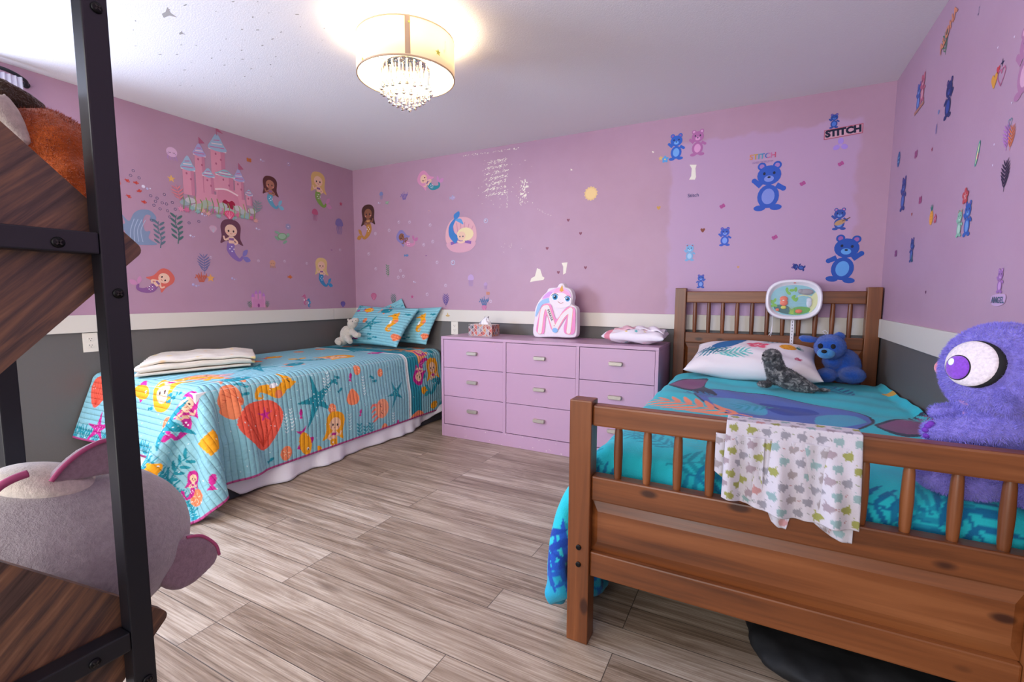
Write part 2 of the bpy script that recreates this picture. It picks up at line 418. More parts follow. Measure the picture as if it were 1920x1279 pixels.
for a in ((WY0, WY0 + .05, WZ0, WZ1), (WY1 - .05, WY1, WZ0, WZ1), (WY0, WY1, WZ0, WZ0 + .05), (WY0, WY1, WZ1 - .05, WZ1), (.04, .09, WZ0, WZ1)): box(wf, XL - .10, XL - .05, *a)
win = struct('window_1', wf, M_TRIM)
TZ0, TZ1 = .875, .977
bm = B(-3.53, XR, YB - .016, YB, TZ0, TZ1, bev=.002); struct('trim_1', bm, M_TRIM)
bm = B(XL, XL + .016, YN, 3.11, TZ0, TZ1, bev=.002); box(bm, XL, XL + .016, 3.113, YB - .017, TZ0, TZ1, bev=.002); struct('trim_2', bm, M_TRIM)
bm = B(XR - .016, XR, YN, 3.26, TZ0, TZ1, bev=.002); box(bm, XR - .016, XR, 3.262, YB - .017, TZ0, TZ1, bev=.002); struct('trim_3', bm, M_TRIM)
# wall frames for flat artwork: right, up, normal
def fb(P): return lambda x, y, h: (P[0] + x, YB - h, P[2] + y)
def fl(P): return lambda x, y, h: (XL + h, P[1] + x, P[2] + y)
def fr(P): return lambda x, y, h: (XR - h, P[1] - x, P[2] + y)
def fc(P): return lambda x, y, h: (P[0] + x, P[1] - y, ZC - h)
# chipped paint on the back wall, flakes on the ceiling
def chips():
    A = Art(); R = random.Random(3)
    def P(px, py): p = at_y(px, py, YB); return p.x, p.z
    def bit(px, py, w, h, rot=0.0):
        x, z = P(px, py); n = 7
        A.poly([(x + w * math.cos(t) * R.uniform(.5, 1) * math.cos(rot) - h * math.sin(t) * math.sin(rot), z + w * math.cos(t) * math.sin(rot) + h * math.sin(t) * R.uniform(.5, 1)) for t in np.linspace(0, 2 * PI, n, endpoint=False)], '#efe9d8')
    for i in range(7):
        for k in range(46):
            t = R.random() ** .8; u = R.gauss(0, 1)
            bit(908 + 42 * t + R.uniform(-4, 4), 368 - i * 10 - 9 * t + u * 1.6, R.uniform(.003, .014), R.uniform(.001, .004), .3)
    for k in range(60): bit(R.uniform(895, 1000), R.uniform(300, 390), R.uniform(.002, .005), R.uniform(.002, .005))
    for k in range(34): t = R.random(); bit(978 + 9 * t + R.uniform(-3, 3), 336 + 36 * R.random(), R.uniform(.004, .012), R.uniform(.004, .014))
    for k in range(12): bit(951 + R.uniform(-1, 1), R.uniform(360, 390), .002, .008)
    for k in range(16): bit(R.uniform(972, 980), R.uniform(370, 385), .003, .005)
    for k in range(40): t = R.random(); bit(868 + 105 * t, 293 - 15 * t + R.uniform(-1.5, 1.5), R.uniform(.003, .014), R.uniform(.001, .004), .15)
    for k in range(7): bit(1008 + k * 4 + R.uniform(-2, 2), 392 + k * 2, .003, .003)
    for k in range(9): bit(R.uniform(937, 980), R.uniform(455, 475), .002, .003)
    for pts in ([(1007, 503), (1013, 505), (1017, 518), (1021, 521), (1019, 525), (1004, 527), (994, 529), (996, 522), (1003, 518)], [(1053, 493), (1064, 492), (1061, 512), (1056, 515), (1056, 500)],
                [(1293, 309), (1306, 309), (1304, 316), (1305, 332), (1303, 337), (1292, 337), (1296, 330), (1297, 316)], [(1070, 316), (1074, 319), (1070, 320)], [(1222, 283), (1227, 285), (1224, 287)]):
        A.poly([P(*p) for p in pts], '#efe9d8')
    o = art_mesh('chipped_paint', A, lambda x, y, h: (x, YB - h, y), M_CHIP, lift=.0004, step=.0000005); o.parent = wb
chips()
def flakes():
    A = Art(); R = random.Random(11)
    def P(px, py): p = at_z(px, py, ZC); return p.x, p.y
    L = [(317, 18), (348, 9), (346, 10), (405, 21), (437, 3), (483, 3), (504, 24), (474, 32), (557, 27), (527, 60), (563, 50), (254, 39), (250, 56), (270, 86), (254, 86), (340, 84), (368, 85), (338, 61), (300, 102), (332, 102), (413, 94), (424, 73), (454, 55), (453, 94), (483, 56), (459, 75), (492, 85), (511, 73), (558, 84), (397, 109), (440, 110), (455, 111), (472, 129), (485, 110), (507, 121), (517, 106), (597, 99), (605, 75), (608, 53), (317, 121), (346, 131), (359, 117), (404, 137), (421, 122), (304, 136), (266, 115), (459, 143), (508, 143), (482, 159), (360, 161), (441, 161), (471, 129), (338, 160), (382, 146)]
    for px, py in L:
        x, y = P(px, py); s = R.uniform(.004, .010); a = R.uniform(-.5, .5)
        A.ell(x, y, s, s * .35, '#a5a099', a, 6)
    for px, py, s in ((314, 25, .05), (340, 62, .022)):
        x, y = P(px, py); A.poly([(x - s, y + .2 * s), (x - .2 * s, y + .25 * s), (x + .1 * s, y + .7 * s), (x + .3 * s, y + .1 * s), (x + s, y - .5 * s), (x + .1 * s, y - .2 * s), (x - .5 * s, y - .2 * s)], '#a5a099')
    o = art_mesh('peeled_flakes', A, lambda x, y, h: (x, y, ZC - h), M_FLAKE, lift=.0004, step=.0000005); o.parent = bpy.data.objects['ceiling']
flakes()
# ------------------------------------------------------------------ ceiling lamp
m, nt, b = nodes('cream_shade_fabric')
tr = N(nt, 'ShaderNodeBsdfTranslucent'); tr.inputs[0].default_value = lin('#f0e4cc'); df = N(nt, 'ShaderNodeBsdfDiffuse'); df.inputs[0].default_value = lin('#ece2d0')
mx = N(nt, 'ShaderNodeMixShader'); mx.inputs[0].default_value = .32; nt.links.new(df.outputs[0], mx.inputs[1]); nt.links.new(tr.outputs[0], mx.inputs[2]); nt.links.new(mx.outputs[0], nt.nodes['Material Output'].inputs[0]); M_SHADE = m
m, nt, b = nodes('clear_crystal'); b.inputs['Transmission Weight'].default_value = 1; b.inputs['Roughness'].default_value = .02; b.inputs['IOR'].default_value = 1.5; b.inputs['Base Color'].default_value = (1, .97, .9, 1); M_CRYS = m
m, nt, b = nodes('lit_bulb'); b.inputs['Emission Color'].default_value = (1, .85, .6, 1); b.inputs['Emission Strength'].default_value = 14; M_BULB = m
M_CHROME = plain('chrome', '#d8d4cc', .12, metal=1)
M_RIM = plain('shade_rim_tape', '#b59a80', .6)
M_STAR = plain('yellow_star_plastic', '#d8d860', .5)
LT = thing('ceiling_light', 'drum ceiling light with cream fabric shade and hanging crystal drops, switched on', 'ceiling light', (LAMP[0], LAMP[1], ZC))
lx, ly = LAMP
bm = bmesh.new(); lathe(bm, [(.001, ZC - .02), (.075, ZC - .02), (.08, ZC - .015), (.08, ZC - .0008), (.001, ZC - .0008)], (lx, ly, 0), 32); obj('ceiling_plate', bm, M_CHROME, LT, True)
bm = bmesh.new(); R_ = .219
lathe(bm, [(R_, 2.091), (R_, 2.25), (R_ - .002, 2.25), (R_ - .002, 2.091), (R_, 2.091)], (lx, ly, 0), 72); shade = obj('lamp_shade', bm, M_SHADE, LT, True)
for z in (2.091, 2.247):
    bm = bmesh.new(); lathe(bm, [(R_ + .001, z - .002), (R_ + .001, z + .004), (R_ - .004, z + .004), (R_ - .004, z - .002), (R_ + .001, z - .002)], (lx, ly, 0), 72); sub('shade_rim', bm, M_RIM, shade, LT, True)
a0 = math.atan2(-ly, -lx) + .03
bm = bmesh.new()
for s in (-.055, .055):
    pass
p0 = Vector((math.cos(a0 - .05), math.sin(a0 - .05), 0)); p1 = Vector((math.cos(a0 + .05), math.sin(a0 + .05), 0))
vs = [bm.verts.new(Vector((lx, ly, z)) + p * (R_ + .0012)) for p, z in ((p0, 2.097), (p1, 2.097), (p1, 2.246), (p0, 2.246))]; bm.faces.new(vs); sub('shade_seam', bm, M_RIM, shade, LT)
for da, z, s in ((.62, 2.135, .013), (.03, 2.222, .006), (-1.0, 2.10, .006)):
    bm = bmesh.new(); c = Vector((lx, ly, z)) + Vector((math.cos(a0 + da), math.sin(a0 + da), 0)) * (R_ + .003); t = Vector((-math.sin(a0 + da), math.cos(a0 + da), 0))
    bm.faces.new([bm.verts.new(c + (t * math.cos(k * PI / 5 + PI / 2) + Vector((0, 0, 1)) * math.sin(k * PI / 5 + PI / 2)) * s * (1 if k % 2 == 0 else .45)) for k in range(10)])
    r = bmesh.ops.extrude_face_region(bm, geom=bm.faces[:]); bmesh.ops.translate(bm, vec=-(c - Vector((lx, ly, z))).normalized() * .002, verts=[v for v in r['geom'] if isinstance(v, bmesh.types.BMVert)])
    sub('star_sticker', bm, M_STAR, shade, LT)
bm = bmesh.new(); lathe(bm, [(.001, 2.135), (.10, 2.135), (.105, 2.14), (.105, 2.15), (.10, 2.155), (.001, 2.155)], (lx, ly, 0), 32)
for k in range(3):
    a = k * 2 * PI / 3; tube(bm, [(lx + .09 * math.cos(a), ly + .09 * math.sin(a), 2.15), (lx + .2 * math.cos(a), ly + .2 * math.sin(a), 2.16), (lx + .217 * math.cos(a), ly + .217 * math.sin(a), 2.20)], .003, 6)
tube(bm, [(lx, ly, 2.15), (lx, ly, ZC - .02)], .008, 10); obj('lamp_frame', bm, M_CHROME, LT, True)
for k in range(3):
    a = .5 + k * 2 * PI / 3; bm = bmesh.new(); ellips(bm, (lx + .125 * math.cos(a), ly + .125 * math.sin(a), 2.19), (.02, .02, .03), seg=16); obj('bulb', bm, M_BULB, LT, True)
def crystal(r, a, zt, L):
    bm = bmesh.new(); x, y = lx + r * math.cos(a), ly + r * math.sin(a)
    lathe(bm, [(.0005, zt), (.0052, zt - .004), (.0052, zt - L + .016)], (x, y, 0), 6); lathe(bm, [(.0052, zt - L + .016), (.003, zt - L + .012), (.0095, zt - L + .004), (.0085, zt - L - .003), (.0005, zt - L - .007)], (x, y, 0), 8)
    return obj('crystal_drop', bm, M_CRYS, LT)
for ring, (r, n, L, zt) in enumerate(((.112, 22, .105, 2.130), (.080, 15, .138, 2.130), (.043, 8, .164, 2.130))):
    for k in range(n): crystal(r, 2 * PI * k / n + ring * .2, zt, L + random.uniform(-.006, .006))
# ------------------------------------------------------------------ dresser
DX0, DX1, DY0, DY1, DZ = -2.172, -.530, 2.951, 3.375, .786
DR = thing('dresser', 'long low lilac painted nine-drawer dresser against the back wall', 'dresser', ((DX0 + DX1) / 2, (DY0 + DY1) / 2, 0))
bm = bmesh.new()
box(bm, DX0, DX1, DY0, DY1, DZ - .02, DZ, bev=.0015)
for x in (DX0, DX1 - .02): box(bm, x, x + .02, DY0, DY1, 0, DZ - .0202, bev=.001)
cols = [(DX0 + .02, -1.624), (-1.600, -1.066), (-1.044, DX1 - .02)]
for x0, x1 in ((-1.624, -1.600), (-1.066, -1.044)): box(bm, x0, x1, DY0, DY0 + .3, .0951, DZ - .0202)
box(bm, DX0 + .0202, DX1 - .0202, DY0 + .001, DY0 + .02, 0, .095)
box(bm, DX0 + .0202, DX1 - .0202, DY1 - .01, DY1, .0, DZ - .0202)
obj('carcass', bm, M_LILAC, DR)
bm = B(DX0 + .0205, DX1 - .0205, DY0 + .03, DY0 + .035, .096, DZ - .021); obj('inner_shadow_board', bm, M_GAP, DR)
for x0, x1 in cols:
    for z0, z1 in ((.548, .762), (.325, .544), (.100, .321)):
        bm = B(x0 + .0025, x1 - .0025, DY0 + .004, DY0 + .022, z0, z1, bev=.001); d = obj('drawer', bm, M_LILAC, DR)
        cx, cz = (x0 + x1) / 2, (z0 + z1) / 2 + .012; bm = bmesh.new()
        w = .044
        vs = [(-w, 0), (-w, .008), (-w + .006, .012), (w - .006, .012), (w, .008), (w, 0), (w - .004, -.012), (-w + .004, -.012)]
        f = bm.faces.new([bm.verts.new((cx + a, DY0 - .016, cz + c)) for a, c in vs]); r = bmesh.ops.extrude_face_region(bm, geom=[f])
        for v in [v for v in r['geom'] if isinstance(v, bmesh.types.BMVert)]: v.co.y = DY0 + .005; v.co.x = cx + (v.co.x - cx) * 1.06; v.co.z = cz + (v.co.z - cz) * 1.15
        bmesh.ops.recalc_face_normals(bm, faces=bm.faces[:]); bmesh.ops.bevel(bm, geom=bm.edges[:], offset=.0018, segments=1, affect='EDGES'); sub('drawer_pull', bm, M_BRASS, d, DR)
A = Art(); R = random.Random(5)
for k in range(70):
    u = R.random(); x = DX0 + .05 + (DX1 - DX0 - .1) * R.random(); z = R.choice([R.uniform(.002, .03), R.uniform(.075, .1)]) if u < .7 else R.uniform(.1, .76)
    s = R.uniform(.001, .006) if u < .7 else .0015; A.ell(x, z, s, .0013, '#e6dce4', R.uniform(-.4, .4), 5)
bm = None; art_mesh('paint_scuffs', A, lambda x, y, h: (x, DY0 + (.001 if y < .095 else .004) - h, y), M_CHIP, DR, lift=.0005, step=0)['kind'] = 'stuff'
# ------------------------------------------------------------------ outlets
def outlet(P, side, label):
    W_, H_ = .072, .115
    f = (lambda u, v, d: Vector((XL + d, P.y + u, P.z + v))) if side == 'L' else (lambda u, v, d: Vector((P.x + u, YB - d, P.z + v)))
    root = thing('electrical_outlet', label, 'outlet', f(0, 0, 0))
    def bx_(u0, u1, v0, v1, d0, d1, bev=0):
        a, b_ = f(u0, v0, d0), f(u1, v1, d1); return B(min(a.x, b_.x), max(a.x, b_.x), min(a.y, b_.y), max(a.y, b_.y), min(a.z, b_.z), max(a.z, b_.z), bev=bev)
    obj('wall_plate', bx_(-W_/2, W_/2, -H_/2, H_/2, .0005, .006, .002), M_PLATE, root)
    for s in (-1, 1):
        bm = bmesh.new(); pts = [(math.cos(t) * .0165, max(-.0125, min(.0125, math.sin(t) * .0165)) + s * .0195) for t in np.linspace(0, 2 * PI, 24, endpoint=False)]
        fa = bm.faces.new([bm.verts.new(f(u, v, .0062)) for u, v in pts]); r = bmesh.ops.extrude_face_region(bm, geom=[fa])
        for v in [v for v in r['geom'] if isinstance(v, bmesh.types.BMVert)]: v.co += f(0, 0, .0022) - f(0, 0, 0)
        bmesh.ops.recalc_face_normals(bm, faces=bm.faces[:]); rc = obj('receptacle', bm, M_PLATE, root)
        for u, w, h in ((-.006, .0025, .008), (.006, .0025, .006)):
            sub('slot', bx_(u - w/2, u + w/2, s * .0195 + .001 - h/2 + .002, s * .0195 + .001 + h/2 + .002, .0084, .0088), M_SLOT, rc, root)
        sub('slot', bx_(-.002, .002, s * .0195 - .010, s * .0195 - .006, .0084, .0088), M_SLOT, rc, root)
outlet(at_x(169, 642, XL), 'L', 'white double outlet on the grey left wall beside the left bed')
outlet(at_y(853, 615, YB), 'B', 'white double outlet behind the dresser, right of the patterned pillows')
# ------------------------------------------------------------------ pine bed
PX0, PX1, FY0, FY1, HY0, HY1 = -.500, .612, 1.335, 1.398, 3.30, 3.362
PB = thing('pine_bed', 'stained pine bed frame with spindled headboard and footboard', 'bed', ((PX0 + PX1) / 2, (FY0 + HY1) / 2, 0))
PW = .070
def pine(name, x0, x1, y0, y1, z0, z1, ax, bev=.003): return obj(name, B(x0, x1, y0, y1, z0, z1, bev=bev), M_PINE[ax], PB)
for x in (PX0, PX1 - PW):
    p = pine('footboard_post', x, x + PW, FY0, FY1, 0, .785, 2, .004)
    for z in (.318, .262):
        bm = bmesh.new(); lathe(bm, [(.0005, -.0055), (.006, -.005), (.0085, -.0035), (.0085, 0)], (x + .037, FY0, z), 14, axis='Y'); sub('bolt', bm, M_SCREW, p, PB)
    p = pine('headboard_post', x, x + PW, HY0, HY1, 0, 1.156, 2, .004)
ix0, ix1 = PX0 + PW + .0005, PX1 - PW - .0005
pine('footboard_top_rail', ix0, ix1, FY0 + .010, FY1 - .008, .708, .772, 0, .006)
pine('footboard_middle_rail', ix0, ix1, FY0 + .010, FY1 - .008, .474, .551, 0, .005)
pine('footboard_bottom_rail', ix0, ix1, FY0 + .010, FY1 - .008, .228, .308, 0, .005)
bm = bmesh.new(); y0 = FY0 + .026
def raised(bm, x0, x1, z0, z1, yb, yf, ins, ix=.020):
    a = [bm.verts.new((x, yb, z)) for x, z in ((x0, z0), (x1, z0), (x1, z1), (x0, z1))]; c = [bm.verts.new((x, yf, z)) for x, z in ((x0 + ix, z0 + ins), (x1 - ix, z0 + ins), (x1 - ix, z1 - ins), (x0 + ix, z1 - ins))]
    d = [bm.verts.new((x, yb + .014, z)) for x, z in ((x0, z0), (x1, z0), (x1, z1), (x0, z1))]
    bm.faces.new(c)
    for k in range(4): bm.faces.new((a[k], a[(k + 1) % 4], c[(k + 1) % 4], c[k])); bm.faces.new((d[k], d[(k + 1) % 4], a[(k + 1) % 4], a[k]))
    bm.faces.new(d[::-1])
raised(bm, ix0, ix1, .3085, .4735, y0, y0 - .009, .034); bmesh.ops.recalc_face_normals(bm, faces=bm.faces[:]); obj('footboard_panel', bm, M_PINE[0], PB)
def spindle(x, y, z0, z1, r=.0125):
    bm = bmesh.new(); L = z1 - z0; lathe(bm, [(r * .82, z0), (r * .95, z0 + .1 * L), (r * 1.1, z0 + .5 * L), (r * .95, z1 - .1 * L), (r * .82, z1)], (x, y, 0), 14); return obj('spindle', bm, M_PINE[2], PB, True)
for k in range(11):
    spindle(-.354 + .0853 * k, (FY0 + FY1) / 2, .550, .709); spindle(-.374 + .0845 * k, HY0 + .03, .862, 1.062)
pine('headboard_top_rail', ix0, ix1, HY0 + .010, HY1 - .014, 1.060, 1.134, 0, .006)
pine('headboard_middle_rail', ix0, ix1, HY0 + .010, HY1 - .014, .795, .863, 0, .005)
pine('headboard_bottom_rail', ix0, ix1, HY0 + .010, HY1 - .014, .30, .40, 0, .005)
bm = bmesh.new(); raised(bm, ix0, ix1, .4005, .7945, HY0 + .028, HY0 + .019, .034); bmesh.ops.recalc_face_normals(bm, faces=bm.faces[:]); obj('headboard_panel', bm, M_PINE[0], PB)
for x in (PX0 + .022, PX1 - .047): pine('side_rail', x, x + .025, FY1 + .0005, HY0 - .0005, .26, .40, 1, .003)
bm = bmesh.new()
for k in range(12): box(bm, PX0 + .048, PX1 - .048, 1.46 + k * .155, 1.54 + k * .155, .345, .363)
obj('slats', bm, M_PINE[0], PB)
tag(obj('mattress', B(-.432, .558, 1.462, 3.288, .3645, .60, bev=.045), M_MATT, smooth=False), 'white mattress under the turquoise fleece blanket in the pine bed', 'mattress')
# ------------------------------------------------------------------ left bed base
BX0, BX1, BY0, BY1 = -3.49, -2.47, 1.25, 3.37
tag(obj('box_spring', B(BX0, BX1 + .005, BY0, BY1, .002, .30, bev=.012), M_BOXS), 'low charcoal box base showing at the foot corner of the left bed', 'box spring')
tag(obj('mattress', B(BX0, BX1 - .005, BY0 + .05, BY1, .304, .615, bev=.05), M_MATT), 'white mattress under the sea-life quilt on the left bed', 'mattress')
# ------------------------------------------------------------------ bookshelf in the left foreground
m, nt, b = nodes('rustic_brown_board')
v1 = coords(nt, (1 / 60, 1 / 60, 1 / 4), rot=(-PI / 4, 0, 0)); v1.node.vector_type = 'TEXTURE'; f = noise(nt, v1, 1.6, 6, .66, .5); v2 = coords(nt, (1 / 16, 1 / 16, 1 / 1.5), rot=(-PI / 4, 0, 0)); v2.node.vector_type = 'TEXTURE'; f2 = noise(nt, v2, 1.5, 4, .6, .8)
nt.links.new(ramp(nt, math_(nt, 'ADD', math_(nt, 'MULTIPLY', f, .6), math_(nt, 'MULTIPLY', f2, .4)), [(.36, '#2b211c'), (.47, '#55433a'), (.56, '#7a5a42'), (.68, '#9c7a5c')]), b.inputs['Base Color']); b.inputs['Roughness'].default_value = .4; M_BOARD = m
BS = thing('bookshelf', 'black metal bookshelf with tilted rustic brown boards, nearest the camera', 'bookshelf', (-.70, .06, 0))
def tb(name, *a): return obj(name, B(*a, bev=.0015), M_BLACK, BS)
FX0, FX1 = -.570, -.550
posts = [tb('post', FX0, FX1, .215, .235, 0, 1.62), tb('post', FX0, FX1, -.111, -.091, 0, 1.62), tb('post', -.87, -.85, .215, .235, 0, 1.62), tb('post', -.87, -.85, -.111, -.091, 0, 1.62)]
def screw(part, y, z):
    bm = bmesh.new(); lathe(bm, [(.0048, .0002), (.0048, .0012), (.0036, .0024), (.0004, .0028)], (FX1, y, z), 18, axis='X'); s = sub('screw', bm, M_SCREW, part, BS, True)
    bm = bmesh.new()
    for a in (PI / 4, -PI / 4): box(bm, -.0002, .0003, -.0028, .0028, -.0006, .0006, rot=Matrix.Translation((FX1 + .0027, y, z)) @ rx(a))
    bm.normal_update(); me = bpy.data.meshes.new('cross'); 
    bmesh.ops.translate(bm, verts=bm.verts, vec=-BS.location); bm.to_mesh(me); bm.free(); s.data.materials.append(M_SLOT)
    n0 = len(s.data.materials) - 1; b2 = bmesh.new(); b2.from_mesh(s.data); k = len(b2.faces); b2.from_mesh(me); b2.faces.ensure_lookup_table()
    for f_ in b2.faces[k:]: f_.material_index = n0
    b2.to_mesh(s.data); b2.free()
for z in (.697, 1.101, 1.361): screw(posts[0], .2265, z)
for x0, x1 in ((FX0, FX1), (-.87, -.85)):
    for zc in (1.1475, .748):
        br = tb('crossbar', x0, x1, -.0905, .2145, zc - .010, zc + .010)
        if x0 == FX0: screw(br, .185, zc - .002)
for x in (FX0, ):
    for y in (.215, -.111): tb('long_rail', -.8495, -.5705, y, y + .02, 1.585, 1.605); tb('long_rail', -.8495, -.5705, y, y + .02, .06, .08)
TY = .262
for zc in (1.146, .742, 1.55):
    for x0, x1 in ((-.588, -.5735), (-.8465, -.832)):
        D_ = .20; cy = TY - D_; bm = bmesh.new(); rr = .008
        pts = []
        for (ay, az), ang in (((TY, zc), 0), ((cy, zc + D_), PI / 2), ((cy - D_, zc), PI), ((cy, zc - D_), 3 * PI / 2)):
            c = Vector((ay - rr * 1.414 * math.cos(ang), az - rr * 1.414 * math.sin(ang)))
            for t in np.linspace(-PI / 4, PI / 4, 5): pts.append((c.x + rr * math.cos(ang + t), c.y + rr * math.sin(ang + t)))
        fa = bm.faces.new([bm.verts.new((x1, y, z)) for y, z in pts]); r = bmesh.ops.extrude_face_region(bm, geom=[fa])
        for v in [v for v in r['geom'] if isinstance(v, bmesh.types.BMVert)]: v.co.x = x0
        bmesh.ops.recalc_face_normals(bm, faces=bm.faces[:]); obj('end_board', bm, M_BOARD, BS)
    bm = bmesh.new(); L = .17; s2 = math.sqrt(.5)
    box(bm, -.8315, -.5885, -L / 2, L / 2, -.006, .006, rot=Matrix.Translation((0, TY - .062 - L / 2 * s2, zc - .05 - L / 2 * s2)) @ rx(PI / 4)); obj('trough_board', bm, M_BOARD, BS)
    bm = bmesh.new(); box(bm, -.8315, -.5885, -L / 2, L / 2, -.006, .006, rot=Matrix.Translation((0, cy - D_ + .02 + L / 2 * s2 - .01, zc - L / 2 * s2 - .0)) @ rx(-PI / 4)); obj('trough_board', bm, M_BOARD, BS)
# ------------------------------------------------------------------ print artwork
def a_starfish(col='#1f8f9f', arm=.5):
    A = Art()
    for k in range(5):
        t = PI / 2 + k * 2 * PI / 5 + .12 * math.sin(k * 2.1); c, s = math.cos(t), math.sin(t); L = arm * (1 + .18 * math.sin(k * 3.7))
        A.blob([(-s * .09, c * .09), (c * L * .5 - s * .05, s * L * .5 + c * .05), (c * L, s * L), (c * L * .5 + s * .05, s * L * .5 - c * .05), (s * .09, -c * .09)], col)
    A.ell(0, 0, .11, .11, col)
    for k in range(10): t = k * 2.4; r = .05 + .02 * k; A.ell(r * math.cos(t) * .8, r * math.sin(t) * .8, .012, .012, '#dff3f2', n=6)
    return A
def a_fish(body='#f5a71c', fin='#c9278e', stripe=None):
    A = Art(); A.blob([(-.38, .0), (-.62, .24), (-.52, 0), (-.62, -.22)], fin); A.blob([(-.1, .2), (-.02, .4), (.16, .2)], fin); A.blob([(-.1, -.2), (0, -.36), (.12, -.2)], fin)
    A.ell(0, 0, .44, .25, body); A.ell(.24, .04, .05, .05, '#ffffff'); A.ell(.25, .04, .028, .028, '#232323')
    if stripe: A.stroke([(-.08, .22), (-.04, 0), (-.08, -.22)], .05, stripe)
    return A
def a_minifish(col='#1f8f9f'): return Art().ell(0, 0, .35, .2, col).poly([(-.25, 0), (-.6, .25), (-.6, -.25)], col)
def a_shell(col='#f68b5e', line='#e0603f'):
    A = Art().blob([(0, -.45), (.3, -.2), (.48, .15), (.3, .42), (0, .48), (-.3, .42), (-.48, .15), (-.3, -.2)], col)
    for k in range(-2, 3): A.stroke([(0, -.38), (k * .11, 0), (k * .17, .38 - abs(k) * .06)], .025, line)
    return A
def a_disc(col='#f68b5e', line='#fbd3ae'):
    A = Art().ell(0, 0, .45, .5, col)
    for k in range(5): t = k * 2 * PI / 5; A.stroke([(.08 * math.cos(t), .08 * math.sin(t)), (.3 * math.cos(t), .33 * math.sin(t))], .04, line, False)
    return A
def a_seahorse(col='#f5a71c', fin='#f68b5e'):
    A = Art(); A.stroke([(.05, .25), (.16, .05), (.02, -.18), (-.02, -.38), (.12, -.46), (.17, -.34), (.09, -.32)], [.2, .26, .2, .12, .07, .05, .03], col)
    A.ell(.0, .34, .16, .13, col); A.stroke([(-.08, .32), (-.3, .27)], [.1, .06], col); A.blob([(.02, .44), (.05, .56), (.12, .42)], col); A.ell(.2, .06, .1, .09, fin); A.stroke([(-.08, .38), (-.03, .35), (.02, .39)], .02, '#3a2a20')
    A.ell(-.02, -.02, .05, .1, '#ffffff'); return A
def a_coral(col='#1f8f9f', n=5):
    A = Art()
    for k in range(n):
        x = (k - (n - 1) / 2) * .2; A.stroke([(x * .4, -.5), (x * .8, -.1), (x * 1.2, .15 + .25 * ((k * 7) % 3) / 2)], [.09, .08, .06], col)
        A.ell(x * 1.0 + .05, .05, .06, .1, col, .6); A.ell(x * 1.1 - .06, -.1, .05, .1, col, -.6)
    return A
def a_weed(col='#1f8f9f', leaf=None):
    A = Art().stroke([(0, -.5), (.05, -.1), (-.04, .2), (0, .5)], [.035, .03, .02], col)
    for k in range(5): y = -.3 + k * .18; A.ell(.1, y, .12, .04, leaf or col, .7); A.ell(-.1, y + .05, .12, .04, leaf or col, PI - .7)
    return A
def a_wave(n=6, col='#f3fbfa'):
    A = Art()
    for k in range(n): A.stroke([(-.12, k * .2), (0, k * .2 - .09), (.12, k * .2)], .035, col)
    return A
def a_octo(col='#f7a27c', leg='#ef7d6e'):
    A = Art()
    for k in range(4): x = -.24 + k * .16; A.stroke([(x * .8, -.1), (x * 1.2, -.32), (x * 1.1 + .06, -.46)], [.12, .09, .05], leg)
    A.ell(0, .1, .36, .34, col)
    for s in (-1, 1): A.stroke([(s * .2, .08), (s * .13, .03), (s * .06, .08)], .025, '#3a2630'); A.ell(s * .24, -.02, .05, .035, leg)
    return A
def a_mermaid(hair='#f5a71c', skin='#f6c9a4', tail='#2f9fb0', fin=None, top='#c9278e', line=None, long=True, arm=1):
    fin = fin or tail; line = line or hair; A = Art()
    A.blob([(-.22, .36), (-.2, .1), (-.26, -.06), (-.1, .0), (.1, .02), (.24, -.04), (.21, .12), (.22, .34), (.12, .47), (-.1, .48)] if long else [(-.2, .34), (-.2, .2), (.2, .2), (.2, .34), (.1, .46), (-.1, .46)], hair)
    A.stroke([(0, -.02), (.03, -.16), (-.04, -.3), (-.16, -.38), (-.24, -.30)], [.17, .17, .12, .07, .05], tail)
    A.blob([(-.24, -.32), (-.32, -.42), (-.42, -.38), (-.35, -.3)], fin); A.blob([(-.24, -.3), (-.26, -.18), (-.36, -.14), (-.33, -.25)], fin)
    for k in range(9): A.ell(.0 + .045 * ((k % 3) - 1), -.1 - .05 * (k // 3), .014, .014, '#ffffff' if k % 2 else fin, n=6)
    A.stroke([(0, .12), (0, -.03)], [.11, .13], skin, False)
    A.stroke([(-.05, .08), (-.13, .0), (-.06, -.05)], [.045, .035], skin); A.stroke([(.05, .08), (.14, .04), (.17, .12)] if arm else [(.05, .08), (.12, -.02), (.06, -.06)], [.045, .035], skin)
    A.stroke([(-.055, .06), (.055, .06)], .05, top, False)
    A.ell(0, .25, .135, .13, skin); A.blob([(-.15, .26), (-.1, .4), (.04, .42), (.15, .3), (.13, .42), (0, .48), (-.14, .42)], hair)
    for s in (-1, 1): A.ell(s * .055, .235, .02, .026, '#3a2630', n=8); A.ell(s * .09, .195, .02, .012, '#ee9d92', n=8)
    A.stroke([(-.025, .185), (0, .175), (.025, .185)], .01, '#b0443c'); return A
def leafy(col='#f0906a', n=6, w=.34):
    A = Art(); A.stroke([(0, -.5), (.02, 0), (0, .5)], .03, col)
    for k in range(n):
        y = -.38 + k * .8 / n; L = w * math.sin(PI * (k + 1) / (n + 1)) ** .6
        for s in (-1, 1): A.blob([(0, y), (s * L * .6, y + .1), (s * L, y + .25), (s * L * .5, y + .165), (s * .01, y + .05)], col)
    return A
def hibiscus(col='#e8627e'):
    A = Art()
    for k in range(5): t = PI / 2 + k * 2 * PI / 5; A.ell(.26 * math.cos(t), .26 * math.sin(t), .24, .19, col, t)
    for k in range(5): t = PI / 2 + k * 2 * PI / 5; A.stroke([(0, 0), (.22 * math.cos(t), .22 * math.sin(t))], .03, '#fbe6e4', False)
    return A.stroke([(0, 0), (.2, .12), (.34, .26)], .03, '#7a3350')
